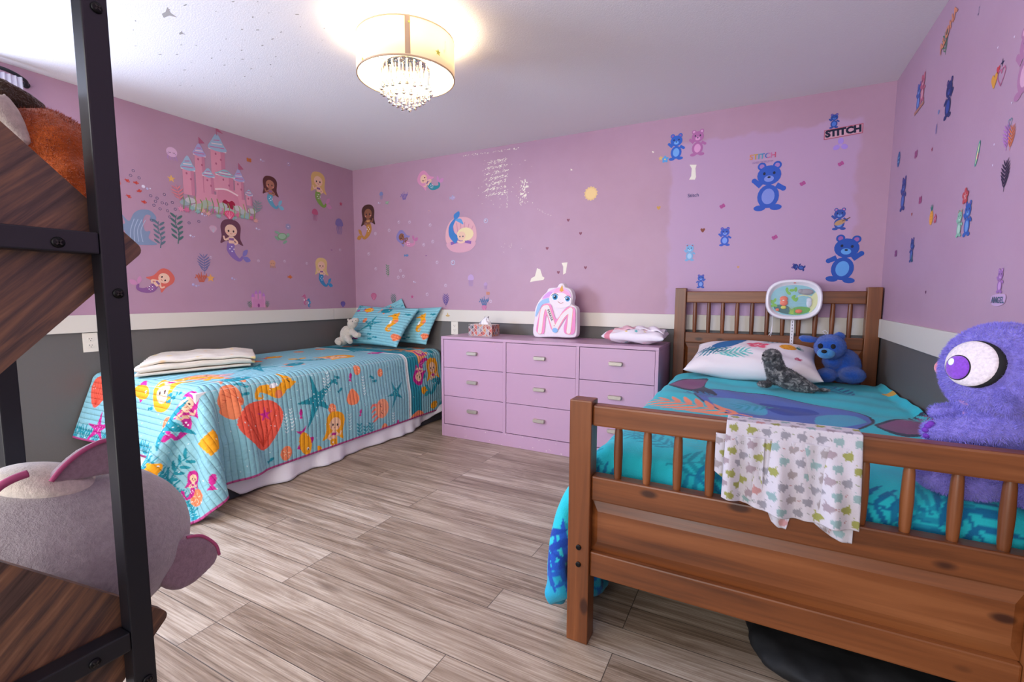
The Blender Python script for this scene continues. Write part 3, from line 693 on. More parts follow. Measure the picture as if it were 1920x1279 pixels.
def pineapple():
    A = Art().ell(0, -.12, .24, .32, '#eaa233')
    for i in range(4):
        for j in range(3): A.ell(-.12 + j * .12, -.32 + i * .13, .02, .02, '#b96e1d', n=6)
    for k in range(5): t = PI / 2 + (k - 2) * .4; A.blob([(0, .14), (.14 * math.cos(t) - .03, .2 + .1 * math.sin(t)), (.3 * math.cos(t), .18 + .3 * math.sin(t)), (.14 * math.cos(t) + .03, .2 + .1 * math.sin(t))], '#1d7a75')
    return A
# ------------------------------------------------------------------ sea-life quilt
M_QUILT = painted('sea_life_quilt', .75, quilt=.030)
X0Q, T0Q, YE, ZT = -3.515, .36, 1.30, .622
def sideP(px, py): p = at_x(px, py, -2.455); return (-2.475 - X0Q) + (ZT - p.z) - .02, T0Q + p.y - YE
def topP(px, py): p = at_z(px, py, .63); return p.x - X0Q, T0Q + p.y - YE
def footP(px, py): p = at_y(px, py, 1.25); return p.x - X0Q, T0Q - (ZT - p.z) + .03
def put(Q, st, art, size, rot=0, foot=False):
    # quilt print, x to the head end and y to the wall side (or, at the foot, x outwards and y up)
    T = Art().add(art, 0, 0, size, rot)
    for P, c in T.L:
        Q.L.append((np.stack([st[0] + P[:, 0], st[1] + P[:, 1]], 1) if foot else np.stack([st[0] - P[:, 1], st[1] + P[:, 0]], 1), c))
def quilt_prints():
    Q = Art(); R = random.Random(2); S, T, F = sideP, topP, footP; tl = '#1f8f9f'; mg = '#c9278e'; og = '#f5a71c'; pk = '#f68b5e'
    # band near the head end
    t1 = S(763, 740)[1]; Q.poly([(0, t1), (1.8, t1), (1.8, t1 + .030), (0, t1 + .030)], '#eef4f0'); Q.poly([(0, t1 + .030), (1.8, t1 + .030), (1.8, t1 + .16), (0, t1 + .16)], '#2b93a5')
    Q.poly([(.62, t1 + .16), (1.1, t1 + .16), (1.02, t1 + .32), (.7, t1 + .3)], '#f7a66a')
    for k in range(60): Q.ell(R.uniform(.1, 1.6), t1 + R.uniform(.2, .62), R.uniform(.02, .05), R.uniform(.015, .04), R.choice([tl, tl, '#2a7f94', pk, og, '#7fc0c4']), R.uniform(0, 3))
    put(Q, S(790, 690), a_mermaid(mg, '#f6c9a4', mg, mg), .28, 2.6); put(Q, S(812, 705), a_mermaid(og), .34, 0); put(Q, S(780, 790), a_shell(), .2, .3); put(Q, S(803, 655), a_mermaid(mg), .2, 1.6)
    # side
    put(Q, S(518, 722), a_seahorse(), .26, -1.45)
    put(Q, S(595, 747), a_starfish(), .32, .2); put(Q, S(740, 735), a_starfish(), .2, .3)
    put(Q, S(488, 797), a_shell('#f0604a', '#d8452f'), .30, 0); put(Q, S(497, 775), Art().star(0, 0, .5, .15, 5, mg), .09); put(Q, S(437, 745), a_shell(), .15, 1)
    for p, s in (((621, 764), .07), ((533, 846), .085), ((673, 692), .07), ((718, 800), .075), ((715, 697), .06)): put(Q, S(*p), a_disc(), s, 0)
    put(Q, S(661, 741), a_shell(pk, pk), .12, 3.14); put(Q, S(710, 765), a_octo(), .2, -1.4)
    put(Q, S(569, 828), a_fish(), .17, -1.3); put(Q, S(622, 816), a_mermaid(og, '#f6c9a4', og, og, mg), .34, -.2); put(Q, S(466, 690), a_fish('#1f8f9f', pk), .2, .1)
    put(Q, S(563, 771), a_minifish(mg), .06, 1.4); put(Q, S(660, 703), a_minifish(mg), .06, 1.3); put(Q, S(673, 769), a_minifish(mg), .05, 1.4); put(Q, S(743, 789), a_minifish(mg), .06, 1.4)
    for p in ((457, 717), (466, 722), (465, 736), (630, 711), (636, 706), (640, 728), (632, 716), (700, 706), (705, 712), (505, 858)): put(Q, S(*p), a_minifish(tl), .05, R.uniform(-.6, .6))
    for p, n in (((545, 800), 7), ((534, 805), 6), ((612, 735), 6), ((618, 725), 6), ((683, 735), 7), ((653, 800), 6), ((735, 785), 4)): put(Q, S(*p), a_wave(n), .10, 0)
    for p in ((671, 808), (683, 812), (693, 806)): put(Q, S(*p), a_weed(tl), .13, 0)
    # top
    put(Q, T(478, 690), a_starfish(), .34, .4); put(Q, T(610, 672), a_mermaid(og, '#f6c9a4', tl, og), .46, -1.7); put(Q, T(553, 683), a_fish(tl, pk), .20, .5)
    put(Q, T(703, 662), a_fish(mg, mg), .15, 2.8); put(Q, T(513, 670), a_fish(og, mg), .18, .2); put(Q, T(665, 658), a_starfish(), .22, .9); put(Q, T(552, 648), a_starfish(), .2, .2)
    put(Q, T(470, 655), a_fish(og, og), .2, .4); put(Q, T(425, 690), a_minifish(mg), .08, .4); put(Q, T(590, 646), a_shell(mg, mg), .14, .6)
    for p in ((480, 678), (600, 655), (560, 660), (650, 650)): put(Q, T(*p), a_disc(), .09, 0)
    put(Q, T(388, 707), a_octo('#f7a27c', '#f08a80'), .26, .8); put(Q, T(330, 715), a_mermaid(og, '#f6c9a4', og, og, mg), .4, 1.8)
    # foot
    put(Q, F(350, 775), a_mermaid(mg, '#f6c9a4', mg, mg, mg), .26, .9, True); put(Q, F(306, 800), a_disc(), .08, 0, True)
    for p in ((270, 770), (300, 745), (307, 750), (315, 742), (330, 752), (300, 757)): put(Q, F(*p), a_minifish(tl), .05, .2, True)
    for x in np.arange(.02, 1.9, .085): put(Q, (x, R.uniform(.04, .07)), a_coral(tl), R.uniform(.08, .12), 0, True)
    put(Q, F(437, 862), a_disc(), .09, 0, True); put(Q, F(430, 815), a_minifish(mg), .08, 2.5, True); put(Q, F(376, 875), a_fish(og, og), .1, 1.3, True); put(Q, F(395, 860), a_weed(tl), .22, .1, True)
    put(Q, (.35, .2), a_mermaid(mg), .24, 0, True); put(Q, (.12, .28), a_shell('#f0604a', '#d8452f'), .2, 0, True); put(Q, (.2, .08), a_starfish(mg), .2, 0, True); put(Q, (.55, .33), a_fish(), .16, 0, True)
    put(Q, (1.36, .12), a_mermaid(mg, '#f6c9a4', mg, mg), .16, .8, True); put(Q, (1.25, .32), Art().poly([(-.5, -.5), (.5, -.5), (.5, .5), (-.5, .5)], og), .09, .2, True); put(Q, (1.02, .20), a_starfish(), .30, .1, True); put(Q, (1.14, .52), a_shell(pk, pk), .12, 0, True)
    # white speckles and binding
    for k in range(500): Q.ell(R.uniform(0, 1.6), R.uniform(0, 2.6), .0035, .0035, '#e6f5f5', n=4)
    return Q
def make_quilt():
    h = .0325; nx, ny = 48, 75
    g = np.zeros((ny, nx, 3)); g[..., 0] = X0Q + .0 + np.arange(nx) * h; g[..., 1] = (YE - T0Q + np.arange(ny) * h)[:, None]; g[..., 2] = .70
    c1 = rbox((-3.60, YE, -.2), (-2.475, 3.6, ZT), .06); c2 = rbox((-3.60, 1.228, -.2), (-2.442, 3.6, .35), .03)
    def col(X, Y):
        c1(X); c2(X); X[..., 0] = np.maximum(X[..., 0], -3.515); X[..., 1] = np.minimum(X[..., 1], 3.375)
        k = np.clip((-2.95 - X[..., 0]) / .5, 0, 1) * np.clip((ZT - X[..., 2]) / .45, 0, 1); X[..., 1] = np.minimum(X[..., 1], np.where(k > 0, 1.30 - .16 * k, 9))
        m = X[..., 2] < .012; X[..., 2] = np.maximum(X[..., 2], .012); X[m] = np.concatenate([X[m][:, :2] * .15 + Y[m][:, :2] * .85, X[m][:, 2:]], 1)
    pin = (g[..., 0] < -2.475 - .055) & (g[..., 1] > YE + .055); g[pin, 2] = ZT + .004; g[~pin, 2] = ZT + .012
    P = drape(g, (h, h), col, 190, 10, pin=pin)
    f = 8; P = upsample(P, f); H, Wd = P.shape[:2]
    U = np.zeros((H, Wd, 2)); U[..., 0] = np.arange(Wd) * h / f; U[..., 1] = (np.arange(H) * h / f)[:, None]
    C = np.zeros((H, Wd, 3)); C[:] = lin('#8cc3cd')[:3]
    paint_grid(U, C, quilt_prints())
    e = np.minimum(np.minimum(U[..., 1], U[..., 0].max() - U[..., 0]), 9); C[e < .014] = lin('#b0457f')[:3]
    o = cloth_mesh('quilt', P, U, C, M_QUILT, thick=.008)
    tag(o, 'turquoise sea-life print quilt draped over the left bed', 'quilt'); return P
QP = make_quilt()
# white sheet hanging under the quilt
def hang(name, pts_top, drop, mat, label, cat, amp=.012, fr=30, out=(-1, 0), n=30, m=24, thick=.002, hem=None):
    a = np.array(pts_top, float); t = np.linspace(0, 1, n); P = np.zeros((m, n, 3)); o_ = np.array(out + (0,), float)
    for j in range(m):
        v = j / (m - 1); base = np.stack([np.interp(t, np.linspace(0, 1, len(a)), a[:, k]) for k in range(3)], 1)
        d = drop * (1 if hem is None else np.interp(t, np.linspace(0, 1, len(hem)), hem)); P[j] = base; P[j, :, 2] -= v * d
        P[j] += o_ * (amp * v * (1 + np.sin(t * fr + v * 2)))[:, None]
    return tag(cloth_mesh(name, P, mat=mat, thick=thick), label, cat)

def bed_skirt():
    path = spl([(-3.46, 1.246), (-3.1, 1.246), (-2.75, 1.245), (-2.50, 1.245), (-2.463, 1.28), (-2.463, 1.5), (-2.463, 2.0), (-2.463, 2.6), (-2.463, 3.1), (-2.463, 3.34)], 24, False)
    n = len(path); m = 26; d = np.gradient(path, axis=0); d /= np.linalg.norm(d, axis=1, keepdims=True); nr = np.stack([d[:, 1], -d[:, 0]], 1)
    sl = np.cumsum(np.r_[0, np.linalg.norm(np.diff(path, axis=0), axis=1)]); t = sl / sl[-1]
    hem = np.interp(t, [0, .1, .22, .27, .31, .36, .40, .46, .7, .86, .93, 1], [.10, .09, .13, .20, .27, .13, .02, .006, .006, .012, .05, .11])
    P = np.zeros((m, n, 3))
    for j in range(m):
        v = j / (m - 1); a = (.001 + .045 * v ** 3) * (.5 + .5 * np.sin(sl * 13 + 2 * np.sin(sl * 4) + v)) + .008 * v ** 4 * np.sin(sl * 38 + v * 3 + 2 * np.sin(sl * 7))
        P[j, :, :2] = path + nr * (np.maximum(a, 0) * np.interp(t, [0, .2, .38, .44], [.4, .05, .05, 1]) + .0015)[:, None]; P[j, :, 2] = .33 - (.33 - hem) * v
    tag(cloth_mesh('bed_sheet', P, mat=M_WHITE, thick=.002), 'white sheet hanging below the sea-life quilt hem to the floor', 'bed sheet')
bed_skirt()
# ------------------------------------------------------------------ pillows
def pillow(name, c4, thick, base, art, mat, label, group=None, n=90, flange=.05, puffy=.5, seed=0, wr=.004):
    # c4: bottom-left, bottom-right, top-right, top-left as seen from the front; art in (0..1, 0..1)
    BL, BR, TR, TL = [np.array(v, float) for v in c4]; nm = np.cross(BR - BL, TL - BL); nm /= np.linalg.norm(nm)
    u = np.linspace(0, 1, n); U, Vv = np.meshgrid(u, u); out = []
    rs = np.random.RandomState(seed); ph = rs.rand(6) * 6
    for side in (1, -1):
        a = lambda x: np.clip(1 - np.abs(2 * x - 1) ** 2.6, 0, 1) ** puffy
        pin = .045 * np.sin(PI * U) * 0
        uu = U + .05 * (U - .5) * 0 - .035 * (2 * U - 1) * np.sin(PI * Vv); vv = Vv - .035 * (2 * Vv - 1) * np.sin(PI * U)
        P = BL * ((1 - uu) * (1 - vv))[..., None] + BR * (uu * (1 - vv))[..., None] + TR * (uu * vv)[..., None] + TL * ((1 - uu) * vv)[..., None]
        hgt = side * thick / 2 * a(U) * a(Vv) + wr * np.sin(U * 14 + ph[0] + 3 * np.sin(Vv * 5 + ph[1])) * np.sin(Vv * 9 + ph[2]) * (a(U) * a(Vv)) ** .5
        P = P + nm * hgt[..., None]
        out.append(P if side == 1 else P[:, ::-1])
    P = np.concatenate([out[0], out[1]], 1); UV = np.stack([U, Vv], -1); UV2 = np.concatenate([UV, UV[:, ::-1]], 1)
    C = np.zeros(P.shape); C[:] = lin(base)[:3]; paint_grid(UV2, C, art)
    w = np.linalg.norm(BR - BL); hh = np.linalg.norm(TL - BL); UVs = UV2 * [w, hh]
    o = cloth_mesh(name, P, UVs, C, mat); me = o.data
    bm = bmesh.new(); bm.from_mesh(me); bmesh.ops.remove_doubles(bm, verts=bm.verts, dist=.0004); bmesh.ops.recalc_face_normals(bm, faces=bm.faces[:]); bm.to_mesh(me); bm.free()
    me.polygons.foreach_set('use_smooth', [True] * len(me.polygons))
    return tag(o, label, 'pillow', group)
def sham_art(seed, asp):
    A = Art(); R = random.Random(seed)
    def p(x, y, a, s, r=0):
        T = Art().add(a, 0, 0, s, r)
        for P, c in T.L: A.L.append((np.stack([x + P[:, 0], y + P[:, 1] * asp], 1), c))
    tl = '#1f8f9f'; p(.50, .46, a_starfish(), .30, -.1); p(.80, .56, a_seahorse(), .32, 0); p(.30, .85, a_fish(), .17, 0); p(.60, .86, a_fish(tl, '#f68b5e'), .2, 0); p(.36, .55, a_disc(), .08)
    p(.36, .1, a_minifish('#c9278e'), .1); p(.1, .82, a_minifish('#c9278e'), .08); p(.05, .3, Art().poly([(-.5, -.6), (.5, -.6), (0, .6)], '#f0704f'), .22)
    for x, y in ((.58, .2), (.68, .14), (.6, .1)): p(x, y, a_minifish(tl), .07)
    p(.95, .2, a_shell(), .12); p(.95, .8, a_minifish(tl), .08); p(.06, .95, a_starfish(), .14)
    for k in range(80): A.ell(R.random(), R.random(), .004, .004, '#e6f5f5', n=4)
    return A
M_SHAM = painted('sea_life_sham', .75, quilt=.028)
G1 = 'sea-life pillow shams on the left bed'
pillow('pillow', ((-3.50, 3.10, .655), (-2.70, 3.04, .66), (-2.63, 3.26, .985), (-3.37, 3.29, 1.005)), .13, '#86c4cf', sham_art(1, 1.6), M_SHAM, 'front sea-life print pillow with orange seahorse on the left bed', G1, seed=1)
pillow('pillow', ((-3.20, 3.31, .66), (-2.56, 3.26, .67), (-2.455, 3.355, 1.0), (-3.10, 3.372, .99)), .09, '#86c4cf', sham_art(2, 1.6), M_SHAM, 'right-hand sea-life print pillow half behind the front one, nearest the dresser', G1, seed=2)
pillow('pillow', ((-3.12, 3.366, .68), (-2.74, 3.366, .80), (-2.935, 3.384, 1.072), (-3.30, 3.384, .95)), .025, '#86c4cf', sham_art(3, 1.2), M_SHAM, 'rearmost sea-life print pillow peeking above the front one by the wall', seed=3)
# ------------------------------------------------------------------ turquoise fleece blanket on the pine bed
M_FLEECE = painted('turquoise_fleece', .9, sheen=.12, bumps=.5, bscale=260)
def make_fleece():
    h = .034; x0 = -1.12; nx = 52; y0 = 1.20; ny = 58
    g = np.zeros((ny, nx, 3)); g[..., 0] = x0 + np.arange(nx) * h; g[..., 1] = (y0 + np.arange(ny) * h)[:, None]; g[..., 2] = .70
    rs = np.random.RandomState(8); g[..., 2] += rs.rand(ny, nx) * .004
    c1 = rbox((-.452, 1.425, -.2), (.70, 3.5, .612), .045); c2 = rbox((-.495, 1.405, .24), (.70, 3.32, .43), .015); c3 = rbox((-.512, 1.32, -.1), (-.42, 1.412, .80), .004)
    def col(X, Y):
        c1(X); c2(X); c3(X); X[..., 0] = np.clip(X[..., 0], -.592, .606); X[..., 1] = np.minimum(X[..., 1], 3.285)
        m = X[..., 0] > -.51; X[..., 1] = np.where(m, np.maximum(X[..., 1], 1.409), X[..., 1])
        m = X[..., 2] < .008; X[..., 2] = np.maximum(X[..., 2], .008); X[m] = np.concatenate([X[m][:, :2] * .15 + Y[m][:, :2] * .85, X[m][:, 2:]], 1)
    k = g[..., 1] < 1.416; d_ = 1.416 - g[..., 1]; g[..., 2] = np.where(k, .612 - d_, g[..., 2]); g[..., 1] = np.where(k, 1.416, g[..., 1])
    pin = (g[..., 0] > -.452 + .05) & (g[..., 0] < .60) & (g[..., 1] > 1.425 + .05); g[pin, 2] = .617; g[~pin & ~k, 2] = .622
    P = drape(g, (h, h), col, 190, 10, bend=.15, pin=pin)
    f = 7; P = upsample(P, f); H, Wd = P.shape[:2]
    U = np.zeros((H, Wd, 2)); U[..., 0] = x0 + np.arange(Wd) * h / f; U[..., 1] = (y0 + np.arange(H) * h / f)[:, None]
    top = np.clip((P[..., 2] - .5) / .1, 0, 1)
    X_, Y_ = U[..., 0], U[..., 1]; P[..., 2] += top * (.004 * np.sin(X_ * 17 + 4 * np.sin(Y_ * 3)) * np.sin(Y_ * 11 + 2 * np.sin(X_ * 6)) + .003 * np.sin(Y_ * 31 + X_ * 12))
    C = np.zeros((H, Wd, 3)); C[:] = lin('#22bac8')[:3]
    A = Art(); T = lambda px, py: tuple(at_z(px, py, .628))[:2]
    def q(px, py, a, s, r=0, st=1): x, y = T(px, py); A.add(a, x, y, s, r, stretch=st)
    # large periwinkle and mauve tropical shapes
    pts = [T(*p) for p in ((1300, 735), (1340, 728), (1420, 735), (1500, 748), (1580, 765), (1632, 780), (1638, 792), (1600, 803), (1520, 800), (1440, 790), (1370, 775), (1330, 757))]
    A.poly(spl(pts), '#1d2340'); c = np.mean(pts, 0); A.poly(c + (spl(pts) - c) * .965, '#4a67b4')
    A.blob([T(*p) for p in ((1330, 742), (1400, 748), (1440, 770), (1390, 772), (1345, 758))], '#3f9fc0'); A.blob([T(*p) for p in ((1540, 775), (1600, 778), (1625, 790), (1580, 796), (1530, 790))], '#3f9fc0')
    A.blob([T(*p) for p in ((1425, 752), (1470, 757), (1520, 765), (1535, 773), (1480, 776), (1440, 766))], '#1d3f9c')
    A.blob([T(*p) for p in ((1262, 712), (1325, 708), (1322, 722), (1345, 738), (1300, 730), (1258, 720))], '#1d2340'); A.blob([T(*p) for p in ((1264, 713), (1322, 710), (1318, 721), (1300, 727), (1262, 719))], '#7d4170')
    A.blob([T(*p) for p in ((1640, 792), (1720, 778), (1760, 790), (1745, 812), (1690, 812))], '#1d2340'); A.blob([T(*p) for p in ((1648, 793), (1720, 781), (1756, 791), (1740, 809), (1690, 808))], '#7d4170')
    q(1310, 760, leafy('#ef8a62', 7), .46, 1.15, .9); q(1640, 830, leafy('#ef8a62', 6), .42, 1.5); q(1500, 812, leafy('#ef8a62', 6), .36, 1.7)
    q(1410, 705, leafy('#1b4fa0', 6), .24, 1.3); q(1330, 700, leafy('#e0b43c', 3), .12, 1.2); q(1620, 712, leafy('#1b6f9c', 7), .40, 1.2); q(1690, 742, Art().ell(0, 0, .5, .22, '#d9a43a'), .16, -.5)
    q(1400, 800, leafy('#2a7fb8', 5), .3, .4)
    R = random.Random(4)
    for k in range(26): A.add(leafy(R.choice(['#17759a', '#1790a6', '#37b6bf', '#176a9a']), 5), R.uniform(-.9, .6), R.uniform(1.3, 1.75) if k < 14 else R.uniform(1.3, 3.1), R.uniform(.14, .24), R.uniform(0, 6))
    for k in range(16): A.add(leafy(R.choice(['#123f9c', '#1a4fb0', '#0f6fb0']), 5), R.uniform(-1.1, -.72), R.uniform(1.25, 3.0), R.uniform(.2, .34), R.uniform(0, 6))
    for k in range(18): A.add(leafy(['#1277a0', '#168fae', '#0f6a9a'][k % 3], 5), -.45 + .066 * k + R.uniform(-.03, .03), R.uniform(1.22, 1.46), R.uniform(.16, .24), R.uniform(0, 6))
    paint_grid(U, C, A)
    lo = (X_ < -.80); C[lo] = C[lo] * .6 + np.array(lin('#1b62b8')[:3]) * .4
    tag(cloth_mesh('blanket', P, U, C, M_FLEECE, thick=.007), 'turquoise fleece blanket with tropical leaf print spread on the pine bed', 'blanket')
make_fleece()
# sheet corner hanging under the fleece by the footboard post
hang('bed_sheet', [(-.503, 1.46, .30), (-.503, 1.60, .30), (-.503, 1.90, .30)], .295, M_WHITE, 'white sheet corner below the fleece blanket beside the footboard post', 'bed sheet', amp=.012, fr=24, hem=[.99, .95, .9])
# ------------------------------------------------------------------ pillow on the pine bed
def tropic():
    A = Art(); asp = 1.5
    def p(x, y, a, s, r=0):
        T = Art().add(a, 0, 0, s, r)
        for P, c in T.L: A.L.append((np.stack([x + P[:, 0], y + P[:, 1] * asp], 1), c))
    p(.20, .40, leafy('#1a7d92', 6), .30, 1.9); p(.36, .30, leafy('#4fbdb8', 6), .30, -1.35); p(.13, .45, leafy('#15688a', 5), .22, -1.2)
    p(.30, .66, Art().blob([(-.5, -.2), (-.2, .2), (.1, .4), (.5, .3), (.3, -.1), (.1, -.35), (-.3, -.4)], '#33689c'), .30); p(.55, .60, hibiscus(), .19); p(.70, .82, leafy('#1a7d92', 5), .24, 1.4)
    p(.82, .62, pineapple(), .22, -1.2); p(.86, .30, hibiscus('#c0506c'), .06); p(.68, .35, leafy('#4fbdb8', 5), .14, .6)
    return A
M_CASE = painted('printed_pillowcase', .85, bumps=.15)
pillow('pillow', ((-.385, 2.93, .665), (.315, 2.85, .665), (.305, 3.20, .80), (-.33, 3.24, .79)), .18, '#e6dfe2', tropic(), M_CASE, 'white pillow with tropical flower and pineapple print on the pine bed', seed=5, wr=.006)
# ------------------------------------------------------------------ folded cloths
def folded(name, c, L, Wd, layers, th, rot, base, art, label, cat, seed, mat, amp=.004, shear=0, z0=0):
    R = np.random.RandomState(seed); prof = []; r = th / 2
    for k in range(layers):
        y0, y1 = (-L / 2, L / 2) if k % 2 == 0 else (L / 2 - .012, -L / 2 + .012); z = k * th
        for t in np.linspace(0, 1, 26): prof.append((y0 + (y1 - y0) * t, z + r))
        if k < layers - 1:
            s = 1 if k % 2 == 0 else -1
            for a in np.linspace(-PI / 2, PI / 2, 8)[1:-1]: prof.append((y1 + s * r * math.cos(a) * 1.3, z + r + r + r * math.sin(a)))
    prof = np.array(prof); n = 44; x = np.linspace(-Wd / 2, Wd / 2, n); P = np.zeros((len(prof), n, 3))
    P[..., 0] = x[None] + shear * prof[:, :1] + .012 * np.sin(prof[:, 1:] * 160 + seed) * np.abs(x[None] / Wd * 2) ** 3
    P[..., 1] = prof[:, :1] + .02 * np.sin(x[None] * 4 + prof[:, 1:] * 30); P[..., 2] = prof[:, 1:] * (1 - .25 * np.abs(2 * x[None] / Wd) ** 4)
    k = P[..., 2:3] / (layers * th)
    P[..., 2:3] += amp * k * (np.sin(P[..., 0:1] * 31 + 2 * np.sin(P[..., 1:2] * 23) + seed) * np.sin(P[..., 1:2] * 27 + seed) + .6 * np.sin(P[..., 1:2] * 71 + P[..., 0:1] * 33))
    U = P[..., :2].copy(); C = np.zeros(P.shape); C[:] = lin(base)[:3]; paint_grid(U, C, art)
    M = np.array(rz(rot).to_3x3()); Q = P @ M.T + np.array(c)
    return tag(cloth_mesh(name, upsample(Q, 2), None, np.clip(upsample(C, 2), 0, 1), mat, thick=th * .72), label, cat)
M_SOFT = painted('soft_printed_cotton', .9, bumps=.2, bscale=400)
A = Art(); R = random.Random(9)
for k in range(30): A.ell(R.uniform(-.4, .4), R.uniform(-.4, .4), .016, .010, R.choice(['#e6cf8e', '#e3c7a0', '#c9cfc0']), R.uniform(0, 3))
folded('folded_blanket', (-3.20, 1.74, .640), .50, .60, 4, .020, 1.27, '#ded5c6', A, 'folded cream cotton blanket lying on the foot of the sea-life quilt', 'blanket', 3, M_SOFT, .006, .25)
bm = bmesh.new(); bm.free()
A = Art()
for k in range(26):
    x, y = R.uniform(.16, .95), R.uniform(.08, .92); c = R.choice(['#5fb8bc', '#f2c9d4', '#e8c86a', '#8fb8e0', '#e3a0ae'])
    if k % 2: A.add(Art().blob([(-.5, -.15), (-.3, .2), (0, .32), (.3, .2), (.5, -.15)], c), x, y, .075, R.uniform(-.3, .3))
    else: A.star(x, y, .035, .015, 5, c)
for k in range(4): A.ring(.3 + .19 * k, .4 + .25 * (k % 2), .05, .018, ['#e7b8a8', '#b8d0e0', '#e8c86a', '#d8a8c8'][k])
A.poly([(.05, -.1), (.145, -.1), (.145, 1.1), (.05, 1.1)], '#d98a9c')
sw = pillow('swaddle_blanket', ((-.925, 3.04, DZ + .048), (-.515, 3.02, DZ + .048), (-.525, 3.27, DZ + .062), (-.90, 3.29, DZ + .062)), .088, '#ebe4ec', A, M_SOFT, 'white swaddle blanket with pink cuff bundled on the right end of the dresser', seed=9, wr=.010, puffy=.36)
sw['category'] = 'blanket'
n, m_ = 60, 14; P = np.zeros((m_, n, 3)); u = np.linspace(0, 1, n)
for j in range(m_):
    v = j / (m_ - 1); P[j, :, 0] = -.86 + .33 * u; P[j, :, 1] = 3.10 + .12 * v + .01 * np.sin(u * 11); P[j, :, 2] = DZ + .096 + .014 * np.sin(PI * v) + .006 * np.sin(u * 23 + v * 5) - .02 * (2 * u - 1) ** 4
C = np.zeros(P.shape); C[:] = lin('#ebe4ec')[:3]; C[:, :26] = lin('#e0b3bd')[:3]
o = cloth_mesh('folded_flap', P, None, C, M_SOFT, thick=.008); o.parent = sw
# ------------------------------------------------------------------ muslin over the footboard rail
m, nt, b = nodes('printed_muslin'); a = N(nt, 'ShaderNodeVertexColor', layer_name='Color'); nt.links.new(a.outputs[0], b.inputs['Base Color']); b.inputs['Roughness'].default_value = .9
tr = N(nt, 'ShaderNodeBsdfTranslucent'); nt.links.new(a.outputs[0], tr.inputs[0]); mx = N(nt, 'ShaderNodeMixShader'); mx.inputs[0].default_value = .25
nt.links.new(b.outputs[0], mx.inputs[1]); nt.links.new(tr.outputs[0], mx.inputs[2]); nt.links.new(mx.outputs[0], nt.nodes['Material Output'].inputs[0]); bump(nt, b, noise(nt, coords(nt, (1, 1, 2.5)), 420, 2), .6, .003); M_MUS = m
def muslin_art():
    A = Art(); R = random.Random(6); cols = ['#b0a6aa', '#9fbcbe', '#d09c9c', '#a9ab62', '#b3a2ac', '#a6a4b0']
    for i in range(17):
        for j in range(22):
            x = -.28 + i * .040 + (.020 if j % 2 else 0); y = -.32 + j * .032; c = cols[(i * 5 + j * 3 + (i * j) % 4) % 6]; f = -1 if (i + j) % 2 else 1
            A.ell(x, y, .0098, .0092, c); A.ell(x + f * .009, y + .002, .005, .006, c); A.stroke([(x - f * .004, y + .008), (x - f * .003, y + .0135), (x - f * .007, y + .015)], .002, c)
            for s in (-.006, .004): A.ell(x + s, y - .009, .002, .003, c, n=6)
            if R.random() < .5: A.ring(x + .019, y + .002, .0035, .001, R.choice(['#c08f92', '#9a9a9a', '#a0a78a']), 8)
    return A
MUSA = muslin_art()
def over_rail(name, x0, x1, back, front, label, group, off, ph, n=110, m=170, hemf=None, lean=0):
    u = np.linspace(0, 1, n); s = np.linspace(-back, front, m); w = .0295 + off; P = np.zeros((m, n, 3)); zt = .7745 + off
    yc = 1.3675
    for j, d in enumerate(s):
        fr = (front if hemf is None else np.interp(u, np.linspace(0, 1, len(hemf)), hemf))
        dd = d * (fr / front if d > 0 else 1)
        r = .012
        if abs(d) < w: y = yc - d; z = np.full(n, zt)
        else: y = yc - np.sign(d) * (w + .0005); z = zt - (np.abs(dd) - w) * np.ones(n)
        fall = max(0, (abs(d) - w)) / front
        fold = .011 * (np.sin(u * 15 + ph + 1.2 * fall) + .6 * np.sin(u * 33 + ph * 2 - 2 * fall)) * min(1, fall * 1.6) + .012 * min(1, fall * 1.6)
        P[j, :, 0] = x0 + (x1 - x0) * (u + .035 * fall * (u - .5)) + lean * fall; P[j, :, 1] = y - np.sign(d) * np.maximum(fold, 0) if d != 0 else y; P[j, :, 2] = z
    U = np.zeros((m, n, 2)); U[..., 0] = u * (x1 - x0) * 1.05; U[..., 1] = s[::-1, None] - .1
    C = np.zeros((m, n, 3)); C[:] = lin('#e2dde6')[:3]; paint_grid(U - [.2, 0], C, MUSA); 
    return cloth_mesh(name, P, U, C, M_MUS, thick=.0012)
MU = thing('muslin_cloth', 'white muslin cloth with pastel elephant print hung over the footboard rail', 'cloth', (.08, 1.367, .775))
for a_ in (dict(x0=-.060, x1=.232, back=.14, front=.26, off=.0012, ph=.5, hemf=[.235, .25, .262, .262, .262]), ):
    o = over_rail('front_layer', label='', group='', **a_)
    o.parent = MU; o.matrix_parent_inverse = Matrix.Translation(-MU.location)
def flap(x0, x1, hem, ph, y):
    n, m = 60, 60; u = np.linspace(0, 1, n); P = np.zeros((m, n, 3)); hz = np.interp(u, np.linspace(0, 1, len(hem)), hem)
    for j in range(m):
        v = j / (m - 1); P[j, :, 0] = x0 + (x1 - x0) * u; P[j, :, 1] = y + .002 * np.sin(u * 20 + ph); P[j, :, 2] = .74 + (hz - .74) * v
    U = np.stack([P[..., 0] - .2, P[..., 2] - .4], -1); C = np.zeros((m, n, 3)); C[:] = lin('#dcd8e0')[:3]; paint_grid(U, C, MUSA)
    o = cloth_mesh('under_layer', P, U, C, M_MUS, thick=.001); o.parent = MU; o.matrix_parent_inverse = Matrix.Translation(-MU.location)
flap(.02, .105, [.60, .57, .525, .512, .512, .60], 0, 1.3335); flap(.10, .226, [.60, .565, .545, .53, .515, .508, .508], 1, 1.3335); flap(-.085, .03, [.635, .62, .60, .585, .57, .56], 2, 1.3305)
